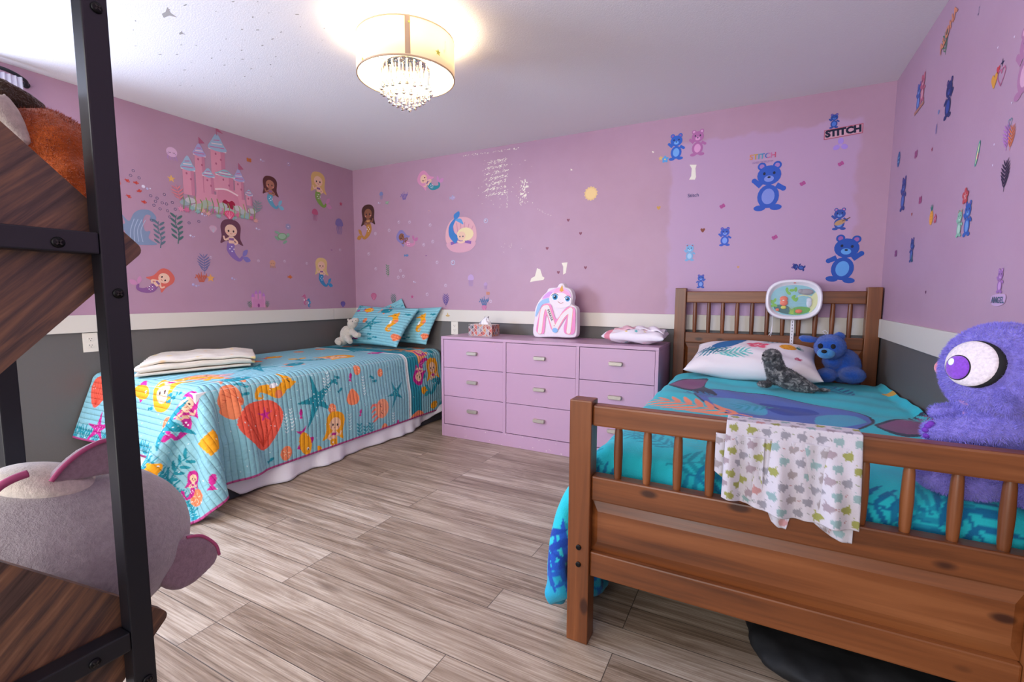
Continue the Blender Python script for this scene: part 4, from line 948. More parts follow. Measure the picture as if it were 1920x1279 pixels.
# ------------------------------------------------------------------ black bag under the bed
bm = bmesh.new(); ellips(bm, (.26, 1.72, .05), (.27, .34, .055)); ellips(bm, (.42, 1.55, .06), (.16, .16, .06)); ellips(bm, (.15, 1.58, .035), (.13, .15, .04))
bg = obj('duffel_bag', bm, M_BAG); remesh(bg, .012, 8, .02, .07); tag(bg, 'soft black bag lying on the floor under the pine bed', 'bag')
# ------------------------------------------------------------------ soft toys
def plush_mat(name, c, clump=0.0, scale=260, var=.12, sheen=.5, bs=.8):
    m, nt, b = nodes(name); v = coords(nt); f = noise(nt, v, scale * .35, 4, .6)
    k = lin(c); r = N(nt, 'ShaderNodeValToRGB'); r.color_ramp.elements[0].position = .35; r.color_ramp.elements[1].position = .65
    r.color_ramp.elements[0].color = tuple(x * (1 - var) for x in k[:3]) + (1,); r.color_ramp.elements[1].color = tuple(min(1, x * (1 + var)) for x in k[:3]) + (1,)
    nt.links.new(f, r.inputs[0]); nt.links.new(r.outputs[0], b.inputs['Base Color']); b.inputs['Roughness'].default_value = .95
    b.inputs['Sheen Weight'].default_value = sheen; b.inputs['Specular IOR Level'].default_value = .1
    bump(nt, b, math_(nt, 'ADD', noise(nt, v, scale, 3, .7), f), bs, .006); return m
def E(bm, c, r, rot=None): ellips(bm, c, r, rot)
def fur(o, n, length, wid, seed, mat, down=.3, zmin=-9):
    # short pile: thin tapered tufts standing on the toy's surface, one mesh per toy
    dg = bpy.context.evaluated_depsgraph_get(); dg.update(); me = o.evaluated_get(dg).to_mesh(); mw = np.array(o.matrix_world)
    me.calc_loop_triangles(); T = np.zeros(len(me.loop_triangles) * 3, np.int32); me.loop_triangles.foreach_get('vertices', T); T = T.reshape(-1, 3)
    V = np.zeros(len(me.vertices) * 3); me.vertices.foreach_get('co', V); V = V.reshape(-1, 3)
    a, b_, c_ = V[T[:, 0]], V[T[:, 1]], V[T[:, 2]]; nr = np.cross(b_ - a, c_ - a); ar = np.linalg.norm(nr, axis=1); nr /= ar[:, None] + 1e-12
    rs = np.random.RandomState(seed); k = rs.choice(len(T), n, p=ar / ar.sum()); u, v = rs.rand(n), rs.rand(n); s = u + v > 1; u[s], v[s] = 1 - u[s], 1 - v[s]
    P = a[k] + (b_[k] - a[k]) * u[:, None] + (c_[k] - a[k]) * v[:, None]; Nn = nr[k]
    cl = np.sin(P * 160 + np.sin(P[:, [1, 2, 0]] * 90) * 2); D = Nn + cl * .45 + rs.randn(n, 3) * .22 + np.array([0, 0, -down]); D /= np.linalg.norm(D, axis=1)[:, None]
    L = length * (.7 + .6 * rs.rand(n))[:, None]; t = np.cross(D, rs.randn(n, 3)); t /= np.linalg.norm(t, axis=1)[:, None] + 1e-9
    W_ = np.concatenate([P - Nn * .001 + t * wid, P - Nn * .001 - t * wid, P + D * L + np.array([0, 0, -.15]) * L * 0], 1).reshape(-1, 3)
    m2 = bpy.data.meshes.new('fur_pile'); m2.vertices.add(3 * n); m2.vertices.foreach_set('co', W_.ravel()); m2.loops.add(3 * n); m2.loops.foreach_set('vertex_index', np.arange(3 * n, dtype=np.int32))
    m2.polygons.add(n); m2.polygons.foreach_set('loop_start', np.arange(0, 3 * n, 3, dtype=np.int32)); m2.polygons.foreach_set('loop_total', np.full(n, 3, np.int32)); m2.update(calc_edges=True)
    f = bpy.data.objects.new('fur_pile', m2); COL.objects.link(f); m2.materials.append(mat); f.parent = o if o.parent is None else o; f['kind'] = 'stuff'
    o.evaluated_get(dg).to_mesh_clear(); return f
M_LAV = plush_mat('lavender_plush', '#857bd2', scale=190, sheen=.25); M_LAVF = plain('lavender_pile', '#8a80dc', .9, sheen=.25); M_PINKP = plush_mat('pink_plush', '#c98ad0', scale=300); M_EYEW = plush_mat('eye_white_felt', '#d9cfd6', scale=500, bs=.2)
M_EYEB = plain('black_felt', '#17161c', .9); M_IRIS = plush_mat('violet_felt', '#8145bf', scale=500, bs=.2); M_NOSE = plush_mat('salmon_felt', '#dd7f86', scale=400, bs=.2); M_CLAW = plain('purple_felt', '#6a2fa8', .9)
M_DOT = plain('white_dot', '#dfe6f5', .6)
HC, HR = Vector((.505, 1.475, .928)), Vector((.109, .118, .114))
PT = thing('plush_toy', 'large lavender furry plush toy with big violet eye at the foot of the pine bed', 'plush toy', (.50, 1.52, .622))
bm = bmesh.new(); E(bm, HC, HR); E(bm, (.515, 1.53, .745), (.098, .10, .12)); E(bm, (.52, 1.50, .835), (.06, .06, .05))
E(bm, (.575, 1.44, .905), (.035, .05, .085), rx(.2))
tubep = lambda pts, r: tube(bm, pts, r, 14)
tubep([(.560, 1.46, .805), (.52, 1.44, .808), (.46, 1.435, .797), (.40, 1.445, .782), (.385, 1.45, .778)], [.036, .036, .034, .030, .022]); E(bm, (.392, 1.448, .779), (.030, .030, .027))
E(bm, (.44, 1.52, .815), (.055, .03, .022), rz(.3))
E(bm, (.46, 1.475, .655), (.085, .045, .036)); E(bm, (.565, 1.475, .665), (.05, .05, .045)); E(bm, (.41, 1.50, .66), (.04, .06, .036))
body = obj('body', bm, M_LAV, PT); remesh(body, .006, 8, .006, .012); bpy.context.view_layer.update(); fur(body, 52000, .0075, .0007, 1, M_LAVF, .25)
def hit(px, py, C, R_):
    d = Vector(ray(px, py)).normalized(); o_ = Vector((0, 0, CAMZ)); q = Vector([(o_[i] - C[i]) / R_[i] for i in range(3)]); e = Vector([d[i] / R_[i] for i in range(3)])
    a, b_, c_ = e.dot(e), 2 * q.dot(e), q.dot(q) - 1; D_ = max(0, b_ * b_ - 4 * a * c_); t = (-b_ - math.sqrt(D_)) / (2 * a); p = o_ + d * t
    return p, Vector([(p[i] - C[i]) / R_[i] ** 2 for i in range(3)]).normalized(), d
def patch(name, c, nrm, a, b_, off, dome, mat, parent, root, roll=0, seg=36):
    # padded felt oval laid on the head, its up axis kept upright, wrapped onto the head ellipsoid
    up = Vector((0, 0, 1)); rt = up.cross(nrm).normalized(); u2 = nrm.cross(rt); bm = bmesh.new(); rings = []
    for i in range(9):
        f = i / 8; ring = []
        for k in range(seg):
            t = 2 * PI * k / seg; x, y = a * f * math.cos(t), b_ * f * math.sin(t); x, y = x * math.cos(roll) - y * math.sin(roll), x * math.sin(roll) + y * math.cos(roll)
            p = c + rt * x + u2 * y; q = Vector([(p[j] - HC[j]) / HR[j] for j in range(3)]); s = q.length; g = HC + Vector([q[j] / s * HR[j] for j in range(3)])
            n_ = Vector([q[j] / HR[j] for j in range(3)]).normalized(); ring.append(bm.verts.new(g + n_ * (off + dome * math.sqrt(max(0, 1 - f ** 4)) - (.012 if i == 8 else 0))))
            if i == 0: break
        rings.append(ring)
    for k in range(seg): bm.faces.new((rings[0][0], rings[1][k], rings[1][(k + 1) % seg]))
    for i in range(1, 8):
        for k in range(seg): bm.faces.new((rings[i][k], rings[i + 1][k], rings[i + 1][(k + 1) % seg], rings[i][(k + 1) % seg]))
    bmesh.ops.recalc_face_normals(bm, faces=bm.faces[:])
    return obj(name, bm, mat, root, True) if parent is None else sub(name, bm, mat, parent, root, True)
p, nn, d = hit(1826, 682, HC, HR)
rim = patch('eye', p, nn, .060, .061, .0085, .003, M_EYEB, None, PT)
p2, n2, _ = hit(1821, 682, HC, HR); patch('eye_white', p2, n2, .057, .058, .0095, .004, M_EYEW, rim, PT)
p3, n3, _ = hit(1804, 690, HC, HR); patch('iris_rim', p3, n3, .029, .030, .0125, .003, M_EYEB, rim, PT); patch('iris', p3, n3, .0268, .0278, .0135, .003, M_IRIS, rim, PT)
p4, n4, _ = hit(1797, 681, HC, HR); patch('eye_highlight', p4, n4, .006, .008, .0175, .001, M_DOT, rim, PT)
p, nn, d = hit(1768, 690, HC, HR); bm = bmesh.new(); E(bm, at_y(1771, 690, 1.545), (.020, .020, .021)); obj('nose', bm, M_NOSE, PT, True)
bm = bmesh.new(); E(bm, at_y(1838, 752, 1.445), (.040, .030, .018), rz(.2)); E(bm, at_y(1835, 778, 1.47), (.03, .018, .02)); o = obj('chin', bm, M_PINKP, PT); remesh(o, .004, 4)
bm = bmesh.new(); E(bm, at_y(1885, 735, 1.385), (.024, .020, .048), ry(-.2)); o = obj('ear', bm, M_LAV, PT); remesh(o, .005, 6, .004, .012); bpy.context.view_layer.update(); fur(o, 6000, .007, .0007, 2, M_LAVF, .3)
for q in ((1741, 799), (1736, 806), (1738, 817), (1746, 795)):
    bm = bmesh.new(); E(bm, at_y(q[0], q[1], 1.435), (.008, .008, .007)); obj('claw', bm, M_CLAW, PT, True)
# grey seal
m, nt, b = nodes('mottled_grey_plush'); v = coords(nt); nt.links.new(ramp(nt, noise(nt, v, 38, 5, .7, .6), [(.36, '#1f2022'), (.5, '#4d4e50'), (.62, '#a2a19c')]), b.inputs['Base Color']); b.inputs['Roughness'].default_value = .9; b.inputs['Sheen Weight'].default_value = .2; bump(nt, b, noise(nt, v, 220, 3), .8, .005); M_SEAL = m
SE = thing('plush_toy', 'mottled grey plush seal lying on the pine bed against the printed pillow', 'plush toy', (.15, 2.76, .625))
bm = bmesh.new(); tube(bm, [(.072, 2.75, .795), (.082, 2.755, .755), (.095, 2.76, .71), (.14, 2.755, .685), (.19, 2.745, .665), (.235, 2.735, .650), (.27, 2.73, .642)], [.040, .046, .052, .052, .044, .030, .018], 16)
E(bm, (.072, 2.745, .795), (.044, .046, .038)); E(bm, (.050, 2.715, .785), (.024, .026, .022)); E(bm, (.045, 2.735, .648), (.036, .024, .018)); E(bm, (.10, 2.79, .66), (.05, .03, .02)); E(bm, (.255, 2.72, .645), (.03, .016, .012), rz(-.4)); E(bm, (.30, 2.735, .642), (.034, .014, .010), rz(.1))
body = obj('body', bm, M_SEAL, SE); remesh(body, .0045, 5, .003, .01); bpy.context.view_layer.update(); fur(body, 9000, .006, .0006, 5, M_SEAL, .1)
for s in (-1, 1):
    bm = bmesh.new(); E(bm, (.045 + .014 * s, 2.705 + .006 * s, .803), (.005, .004, .005)); obj('eye', bm, M_EYEB, SE, True)
bm = bmesh.new(); tube(bm, [(.036, 2.70, .79), (.030, 2.695, .775), (.026, 2.69, .76)], .0007, 5); tube(bm, [(.038, 2.70, .786), (.036, 2.69, .772)], .0007, 5); obj('whiskers', bm, M_EYEB, SE)
# blue toy by the headboard
M_BLUE = plush_mat('royal_blue_plush', '#1757b8', scale=320); M_SKY = plush_mat('sky_blue_plush', '#3f8fd0', scale=320)
BL = thing('plush_toy', 'bright blue plush animal slumped against the headboard beside the printed pillow', 'plush toy', (.40, 3.10, .625))
bm = bmesh.new(); E(bm, (.352, 3.045, .830), (.075, .075, .068)); E(bm, (.43, 3.14, .72), (.082, .085, .095)); E(bm, (.46, 3.06, .682), (.062, .07, .045)); E(bm, (.345, 3.06, .672), (.05, .06, .038)); E(bm, (.375, 3.09, .75), (.05, .05, .05)); E(bm, (.395, 3.085, .885), (.028, .018, .026))
body = obj('body', bm, M_BLUE, BL); remesh(body, .005, 5, .002, .012); bpy.context.view_layer.update(); fur(body, 14000, .005, .0006, 8, M_BLUE, .2)
bm = bmesh.new(); E(bm, (.330, 2.985, .800), (.042, .026, .030)); obj('muzzle', bm, M_SKY, BL, True)
bm = bmesh.new(); E(bm, (.318, 2.960, .812), (.013, .008, .010)); obj('nose', bm, M_EYEB, BL, True)
bm = bmesh.new(); tube(bm, [(.30, 3.05, .865), (.26, 3.04, .868), (.22, 3.03, .872), (.205, 3.03, .878)], [.014, .024, .022, .008], 12, flat=.45); o = obj('ear', bm, M_BLUE, BL, True)
for q in ((.302, 2.983, .838), (.358, 2.975, .838)): bm = bmesh.new(); E(bm, q, (.012, .008, .014)); obj('eye', bm, M_EYEB, BL, True)
bm = bmesh.new(); tube(bm, [(.33, 3.06, .895), (.315, 3.05, .912), (.325, 3.045, .92), (.34, 3.055, .905), (.335, 3.06, .893)], .0018, 6); obj('tag_loop', bm, M_WHITE, BL)
# white bear on the left bed
M_CREAM = plush_mat('cream_plush', '#cfc4b4', scale=300)
WB = thing('plush_toy', 'small cream plush bear leaning on the front sea-life pillow', 'plush toy', (-3.17, 2.98, .645))
c0 = lambda px, py, y=2.985: at_y(px, py, y)
bm = bmesh.new(); E(bm, c0(650, 626), (.062, .05, .075), ry(.35)); E(bm, c0(661, 607), (.045, .045, .043)); E(bm, c0(668, 601, 2.95), (.024, .026, .024)); E(bm, c0(640, 640), (.06, .055, .04))
tube(bm, [c0(660, 622), c0(668, 629, 2.95), c0(674, 628, 2.94)], [.028, .026, .022], 12); tube(bm, [c0(652, 634, 2.96), c0(657, 641, 2.92)], [.030, .024], 12); tube(bm, [c0(638, 640, 2.96), c0(635, 644, 2.92)], [.030, .022], 12)
E(bm, c0(653, 600), (.013, .01, .013)); E(bm, c0(664, 598, 3.0), (.013, .01, .013)); body = obj('body', bm, M_CREAM, WB); remesh(body, .0055, 5, .003, .012)
for q in ((660.5, 602.5), (667, 601)): bm = bmesh.new(); E(bm, c0(q[0], q[1], 2.925), (.0035, .0035, .0035)); obj('eye', bm, M_EYEB, WB, True)
# grey and orange toys in the bookshelf
M_GREYP = plush_mat('warm_grey_plush', '#a09a9c', scale=520, bs=.35, var=.1); M_HOT = plain('hot_pink_piping', '#b5557f', .8); M_EARP = plush_mat('dusty_pink_plush', '#96808a', scale=520, bs=.3); M_CRM = plush_mat('ivory_plush', '#cfc6ba', scale=520, bs=.3)
GP = thing('plush_toy', 'round grey plush toy with pink-edged ears lying in the lower tilted shelf', 'plush toy', (-.71, .21, .68))
bm = bmesh.new(); E(bm, (-.712, .205, .795), (.113, .145, .105)); E(bm, (-.712, .13, .775), (.105, .12, .11)); body = obj('body', bm, M_GREYP, GP); remesh(body, .005, 10, .003, .06)
bm = bmesh.new(); E(bm, at_x(90, 905, -.70), (.05, .05, .022), rx(-.35)); o = obj('brow_patch', bm, M_CRM, GP); remesh(o, .004, 4)
def ear(pts, px, w, matA, name):
    # thick folded ear with a bright edge along its rim
    n = 16; rim = [at_x(q[0], q[1], px) for q in pts]
    bm = bmesh.new(); f = bm.faces.new([bm.verts.new(v_) for v_ in rim]); r = bmesh.ops.extrude_face_region(bm, geom=[f]); bmesh.ops.translate(bm, vec=(-w, 0, 0), verts=[v_ for v_ in r['geom'] if isinstance(v_, bmesh.types.BMVert)])
    bmesh.ops.recalc_face_normals(bm, faces=bm.faces[:]); o = obj(name, bm, matA, GP); remesh(o, .003, 8); return o, rim
e1, rim = ear(spl([(95, 905), (118, 878), (150, 850), (185, 832), (215, 824), (235, 840), (232, 880), (180, 895), (130, 903)], 5), -.655, .018, M_EARP, 'ear')
bm = bmesh.new(); tube(bm, [at_x(q[0], q[1], -.654) for q in spl([(96, 903), (118, 876), (150, 849), (185, 830), (218, 822)], 5, False)], .0025, 8); sub('ear_piping', bm, M_HOT, e1, GP, True)
e2, rim = ear(spl([(310, 1040), (345, 1010), (378, 1006), (406, 1022), (410, 1048), (385, 1078), (350, 1104), (318, 1108), (300, 1090)], 5), -.63, .016, M_EARP, 'ear')
bm = bmesh.new(); tube(bm, [at_x(q[0], q[1], -.632) for q in spl([(350, 1008), (378, 1005), (404, 1021), (411, 1040)], 5, False)], .002, 8); sub('ear_piping', bm, M_HOT, e2, GP, True)
bm = bmesh.new(); tube(bm, [at_x(q[0], q[1], -.648) for q in spl([(-20, 930), (0, 912), (25, 898), (52, 888)], 5, False)], .004, 8); obj('pink_edge', bm, M_HOT, GP, True)
M_RUSTP = plush_mat('rust_orange_plush', '#b5561c', scale=420, bs=.5); M_HAIR = plush_mat('dark_brown_plush_hair', '#3b2a1c', scale=120, var=.6, bs=1.0)
OP = thing('plush_toy', 'rust orange plush toy with dark hair tuft sitting in the upper tilted shelf', 'plush toy', (-.70, .20, 1.17))
bm = bmesh.new(); E(bm, at_x(88, 283, -.685), (.055, .046, .040), rx(-.5)); E(bm, at_x(60, 290, -.69), (.05, .05, .045)); E(bm, at_x(118, 335, -.66), (.035, .026, .034)); E(bm, at_x(143, 362, -.645), (.02, .014, .018), rx(-.8)); E(bm, at_x(138, 283, -.665), (.012, .007, .011)); E(bm, (-.70, .19, 1.19), (.06, .05, .06))
body = obj('body', bm, M_RUSTP, OP); remesh(body, .004, 5, .003, .02); bpy.context.view_layer.update(); fur(body, 26000, .0035, .0003, 11, M_RUSTP, .3)
bm = bmesh.new(); R = random.Random(3)
for k in range(15):
    t = k / 14; a = at_x(-30 + 80 * t, 225 - 15 * t + 25 * t * t, -.68); c = at_x(5 + 70 * t, 158 + 46 * t, -.67); tube(bm, [a, (a + c) / 2 + Vector((.004, 0, .008)), c, at_x(22 + 62 * t, 172 + 44 * t, -.668)], [.012, .011, .008, .003], 8)
o = obj('hair_tuft', bm, M_HAIR, OP); remesh(o, .0035, 2)
bm = bmesh.new(); tube(bm, [at_x(-20, 190, -.655), at_x(5, 215, -.652), at_x(30, 250, -.65), at_x(52, 275, -.645)], [.016, .014, .011, .006], 10); o = obj('cream_trim', bm, M_CRM, OP); remesh(o, .003, 3)
for k in range(3):
    bm = bmesh.new(); p = at_x(142 + 2 * k, 342 + 6 * k, -.632); tube(bm, [p, p + Vector((.003, .005, .0005)), p + Vector((.005, .010, -.001))], [.0022, .0018, .0005], 8); obj('claw', bm, M_SCREW, OP, True)
# ------------------------------------------------------------------ things on the dresser
M_TBOX = painted('foil_print', .25); TX0, TX1, TY0, TY1 = at_y(878.5, 620, 3.09).x, at_y(922, 620, 3.09).x, 3.09, 3.21
TB = thing('tissue_box', 'small metallic tissue box with triangle pattern on the dresser', 'tissue box', ((TX0 + TX1) / 2, 3.15, DZ + .001)); TH = .092
obj('carton', B(TX0, TX1, TY0, TY1, DZ + .001, DZ + TH, bev=.002), plain('cream_card', '#c9b8ad', .4), TB)
def tri(w, h, n):
    A = Art(); s = w / n; R = random.Random(n); cs = ['#9c4f52', '#b8766a', '#4a5257', '#8f8794', '#c88a5e', '#7c4650', '#a9a4b0', '#c9665c']
    hh = h / 2
    for i in range(n):
        for j in range(4):
            for k in range(2):
                x = i * s; y = (j - .5 + (.5 if i % 2 else 0)) * hh
                P = [(x, y), (x + s, y + hh / 2), (x, y + hh)] if k == 0 else [(x + s, y - hh / 2), (x + s, y + hh / 2), (x, y)]
                P = [(a, min(h, max(0, b_))) for a, b_ in P]; c = np.mean(P, 0)
                if abs((P[1][0] - P[0][0]) * (P[2][1] - P[0][1]) - (P[2][0] - P[0][0]) * (P[1][1] - P[0][1])) > 1e-5: A.poly([c + (np.array(q) - c) * .80 for q in P], R.choice(cs))
    return A
art_mesh('front_pattern', tri(TX1 - TX0, TH - .004, 8), lambda x, y, h: (TX0 + x, TY0 - h, DZ + .003 + y), M_TBOX, TB, lift=.0006, step=0)
art_mesh('side_pattern', tri(TY1 - TY0, TH - .004, 6), lambda x, y, h: (TX1 + h, TY0 + x, DZ + .003 + y), M_TBOX, TB, lift=.0006, step=0)
bm = bmesh.new(); R = random.Random(2); cx = (TX0 + TX1) / 2 + .01; n = 22; rings = []
for i in range(7):
    f = i / 6; rings.append([bm.verts.new((cx + (.045 - .030 * f) * math.cos(2 * PI * k / n) * (1 + .35 * math.sin(k * 2.3 + i)) + .012 * f, 3.15 + (.022 - .010 * f) * math.sin(2 * PI * k / n) * (1 + .5 * math.sin(k * 1.7 + i)), DZ + TH + .055 * f + .012 * f * math.sin(k * 1.9))) for k in range(n)])
for i in range(6):
    for k in range(n): bm.faces.new((rings[i][k], rings[i][(k + 1) % n], rings[i + 1][(k + 1) % n], rings[i + 1][k]))
obj('tissue', bm, M_WHITE, TB, True)
CY = 3.20
def cz(X, Y): p = at_y(990 + X / 10.655, 520 + Y / 10.655, CY); return (p.x, p.z)
CU_ = thing('letter_cushion', 'white and pink unicorn letter M cushion standing on the dresser', 'cushion', (-1.31, CY + .03, DZ + .002))
out = spl([cz(*q) for q in ((95, 1090), (100, 960), (125, 800), (130, 650), (165, 540), (215, 450), (290, 350), (370, 270), (400, 210), (480, 190), (580, 185), (605, 130), (665, 98), (725, 130), (745, 185), (830, 210), (880, 290), (895, 400), (870, 530), (930, 560), (975, 620), (978, 800), (978, 1080), (950, 1170), (860, 1192), (680, 1190), (600, 1180), (400, 1180), (200, 1185), (120, 1160))], 5)
zmin = min(p[1] for p in out); dz = DZ + .003 - zmin; 
bm = bmesh.new(); f = bm.faces.new([bm.verts.new((x, CY, z + dz)) for x, z in out]); r = bmesh.ops.extrude_face_region(bm, geom=[f]); bmesh.ops.translate(bm, vec=(0, .07, 0), verts=[v_ for v_ in r['geom'] if isinstance(v_, bmesh.types.BMVert)])
bmesh.ops.recalc_face_normals(bm, faces=bm.faces[:]); M_CUSH = plush_mat('white_minky', '#e9e0e8', scale=400, bs=.15, var=.03); cb = obj('cushion_body', bm, M_CUSH, CU_); remesh(cb, .0055, 10)
A = Art(); bl = lambda pts, c: A.blob([cz(*q) for q in pts], c)
bl(((290, 390), (400, 280), (520, 215), (640, 185), (780, 220), (850, 300), (865, 420), (820, 470), (700, 480), (440, 470), (330, 470)), '#e3b5dc'); bl(((180, 600), (220, 500), (320, 420), (440, 400), (430, 480), (300, 520), (230, 640), (170, 760), (150, 740)), '#9cc0ea'); bl(((300, 400), (380, 300), (480, 270), (470, 330), (380, 390)), '#d39bdd')
bl(((430, 450), (450, 340), (530, 280), (660, 285), (790, 320), (860, 400), (855, 520), (780, 580), (640, 600), (500, 560)), '#eadfe4')
bl(((520, 300), (560, 220), (640, 190), (730, 230), (820, 300), (850, 380), (800, 360), (720, 300), (600, 290)), '#eaa6cd'); A.poly([cz(*q) for q in ((630, 245), (685, 135), (715, 255), (670, 275))], '#e0a348')
for x, y, r in ((545, 378, 55), (795, 415, 48)):
    a = cz(x, y); s = r / 10.655 * (at_y(1050, 580, CY).x - at_y(1049, 580, CY).x); A.ell(a[0], a[1], s * 1.25, s * 1.1, '#ffffff'); A.ell(a[0], a[1], s, s, '#3f8fc4'); A.ell(a[0], a[1], s * .55, s * .6, '#15304a'); A.ell(a[0] - s * .3, a[1] + s * .3, s * .2, s * .2, '#ffffff')
    A.stroke([(a[0] - s * 1.3, a[1] + s * .5), (a[0], a[1] + s * 1.2), (a[0] + s * 1.2, a[1] + s * .6)], s * .2, '#2a2030')
A.stroke([cz(600, 465), cz(650, 500), cz(710, 488)], .003, '#a8322f'); A.ell(*cz(655, 425), .0015, .001, '#8a5a60')
MO = [(195, 1085), (170, 1000), (260, 600), (330, 520), (420, 510), (480, 560), (570, 820), (700, 660), (790, 580), (880, 570), (950, 640), (950, 900), (930, 1090), (850, 1125), (740, 1100), (720, 980), (770, 780), (600, 1040), (540, 1070), (460, 1000), (375, 740), (330, 1080), (270, 1110)]
c_ = np.array([cz(*q) for q in MO]); A.poly(spl(c_, 4), '#e58fc0'); S_ = lambda k: [tuple(np.mean(c_, 0) + (p - np.mean(c_, 0)) * k) for p in c_]
pl = [((240, 1070), (300, 620), (400, 560)), ((380, 560), (540, 980)), ((560, 980), (760, 680), (860, 620)), ((850, 620), (830, 900), (830, 1070))]
for c, w in (('#f0a070', .036), ('#e8dfe0', .031)):
    A.stroke([cz(240, 1070), cz(300, 640), cz(390, 580)], w, c); A.stroke([cz(390, 570), cz(530, 1000)], w, c, False); A.stroke([cz(560, 1000), cz(700, 760), cz(850, 630)], w, c); A.stroke([cz(860, 620), cz(840, 860), cz(815, 1070)], w, c)
    for q in ((240, 1070), (388, 575), (545, 1000), (858, 625), (815, 1070)): A.ell(*cz(*q), w / 2, w / 2, c)
A.ell(*cz(545, 1040), .022, .018, '#86b8e4'); A.ell(*cz(530, 950), .004, .004, '#c88a4a')
def text_polys(s, size, shear=0, bold=0):
    cu = bpy.data.curves.new('lettering_curve', 'FONT'); cu.body = s; cu.size = size; cu.align_x = 'CENTER'; cu.align_y = 'CENTER'; cu.offset = bold; cu.resolution_u = 3; o = bpy.data.objects.new('lettering_curve', cu); COL.objects.link(o)
    bpy.context.view_layer.update(); dg = bpy.context.evaluated_depsgraph_get(); me = bpy.data.meshes.new_from_object(o.evaluated_get(dg)); r = [np.array([me.vertices[i].co[:2] for i in p.vertices]) for p in me.polygons]
    bpy.data.objects.remove(o); bpy.data.curves.remove(cu); bpy.data.meshes.remove(me); return r
def atext(A, s, x, y, size, col, rot=0, bold=0):
    T = Art()
    for P in text_polys(s, size, bold=bold): T.poly(P, col if isinstance(col, str) else col[min(len(col) - 1, int((P[:, 0].mean() / size / .62) + len(col) / 2))])
    return A.add(T, x, y, 1, rot)
tx = cz(450, 738); atext(A, 'MAKIA', tx[0], tx[1], .030, '#1c1c22', -1.17)
art_mesh('printed_front', A, lambda x, y, h: (x, CY - h, y + dz), M_PRINT, CU_, lift=.0035, step=.00009)
# ------------------------------------------------------------------ crib soother on the headboard
CSx, CSz = .181, 1.083
CS = thing('crib_soother', 'white oval crib soother toy with animal scene strapped to the headboard', 'toy', (CSx, 3.29, CSz))
def sup(a, b_, n=48, e=2.7, top=0): return [(math.copysign(abs(math.cos(t)) ** (2 / e), math.cos(t)) * a, math.copysign(abs(math.sin(t)) ** (2 / e), math.sin(t)) * b_) for t in np.linspace(0, 2 * PI, n, endpoint=False)]
bm = bmesh.new(); prof = [(1.0, 3.305), (1.0, 3.27), (.985, 3.252), (.95, 3.243), (.90, 3.243), (.87, 3.25)]; rings = []
for s, y in prof: rings.append([bm.verts.new((CSx + x * (.147 - .147 * (1 - s)), y, CSz + z * (.121 - .147 * (1 - s)) * (1 - .05 * (x / .147 * 0)))) for x, z in sup(1, 1)])
for s, y in ((0, 3.262),):
    sh = [bm.verts.new((CSx + x * .120, 3.262, CSz - .004 + z * .090)) for x, z in sup(1, 1, e=2.5)]; rings.append(sh)
for i in range(len(rings) - 1):
    for k in range(48): bm.faces.new((rings[i][k], rings[i + 1][k], rings[i + 1][(k + 1) % 48], rings[i][(k + 1) % 48]))
bm.faces.new(rings[0]); bmesh.ops.recalc_face_normals(bm, faces=bm.faces[:]); obj('housing', bm, M_WHITEP, CS, True)
A = Art(); sc = lambda X, Y: ((X - 595) / 8.53 * .00273, -(Y - 455) / 8.53 * .00273)
A.poly([(x * .121, z * .091 - .004) for x, z in sup(1, 1, e=2.5)], '#7fbcc6')
for k in range(12): A.stroke([sc(300 + 8 * k, 300 + 26 * k), sc(860, 300 + 26 * k)], .0008, '#a8d6da', False)
A.blob([sc(*q) for q in ((840, 560), (870, 400), (960, 300), (975, 420), (960, 560), (870, 690), (845, 660))], '#d8dca0'); A.stroke([sc(660, 395), sc(740, 370), (sc(880, 400))], .006, '#d8dca0')
A.blob([sc(*q) for q in ((290, 560), (440, 555), (540, 600), (600, 720), (430, 710), (300, 640))], '#14605e'); A.blob([sc(*q) for q in ((530, 690), (620, 600), (740, 580), (860, 610), (840, 680), (700, 730), (560, 730))], '#5da838')
for q in ((480, 270), (560, 280), (620, 265), (510, 330), (590, 400), (640, 450), (600, 440), (250, 500), (290, 470), (300, 560), (260, 570)): A.ell(*sc(*q), .014, .008, '#6fb52c', (q[0] % 7) * .4)
for k in range(8): A.stroke([sc(560 + 6 * k, 720), sc(530 + 12 * k, 570 + 20 * (k % 3))], [.003, .001], '#9cc430', False)
art_mesh('scene_panel', A, lambda x, y, h: (CSx + x, 3.262 - h, CSz + y), M_PRINT, CS, lift=.0003)
def fig(name, pts, mat):
    bm = bmesh.new()
    for X, Y, rx_, rz_ in pts: q = sc(X, Y); E(bm, (CSx + q[0], 3.256, CSz + q[1]), (rx_, .006, rz_))
    return obj(name, bm, mat, CS, True)
fig('orange_bear_figure', ((435, 440, .0215, .017), (440, 510, .021, .020)), plain('orange_plastic', '#e0582a', .4)); fig('bear_muzzle', ((432, 465, .010, .006),), M_PLATE); fig('bear_nose', ((432, 466, .003, .003),), M_EYEB)
fig('grey_sloth_figure', ((700, 300, .014, .014), (790, 310, .036, .018)), plain('grey_plastic', '#8f8a8e', .4)); fig('owl_figure', ((840, 460, .014, .014), (840, 520, .014, .024)), plain('pale_plastic', '#cdd3dc', .4)); fig('orange_button', ((685, 668, .018, .012),), plain('orange_button', '#e8642e', .35)); fig('yellow_fish', ((440, 600, .015, .010),), plain('yellow_plastic', '#cfcf3c', .4)); fig('orange_star', ((340, 645, .010, .009),), MATS['orange_button'])
A = Art(); A.ell(0, 0, .007, .0028, '#d04a40'); art_mesh('maker_mark', A, lambda x, y, h: (CSx + x, 3.243 - h, CSz + .099 + y), M_PRINT, CS, lift=.0006)
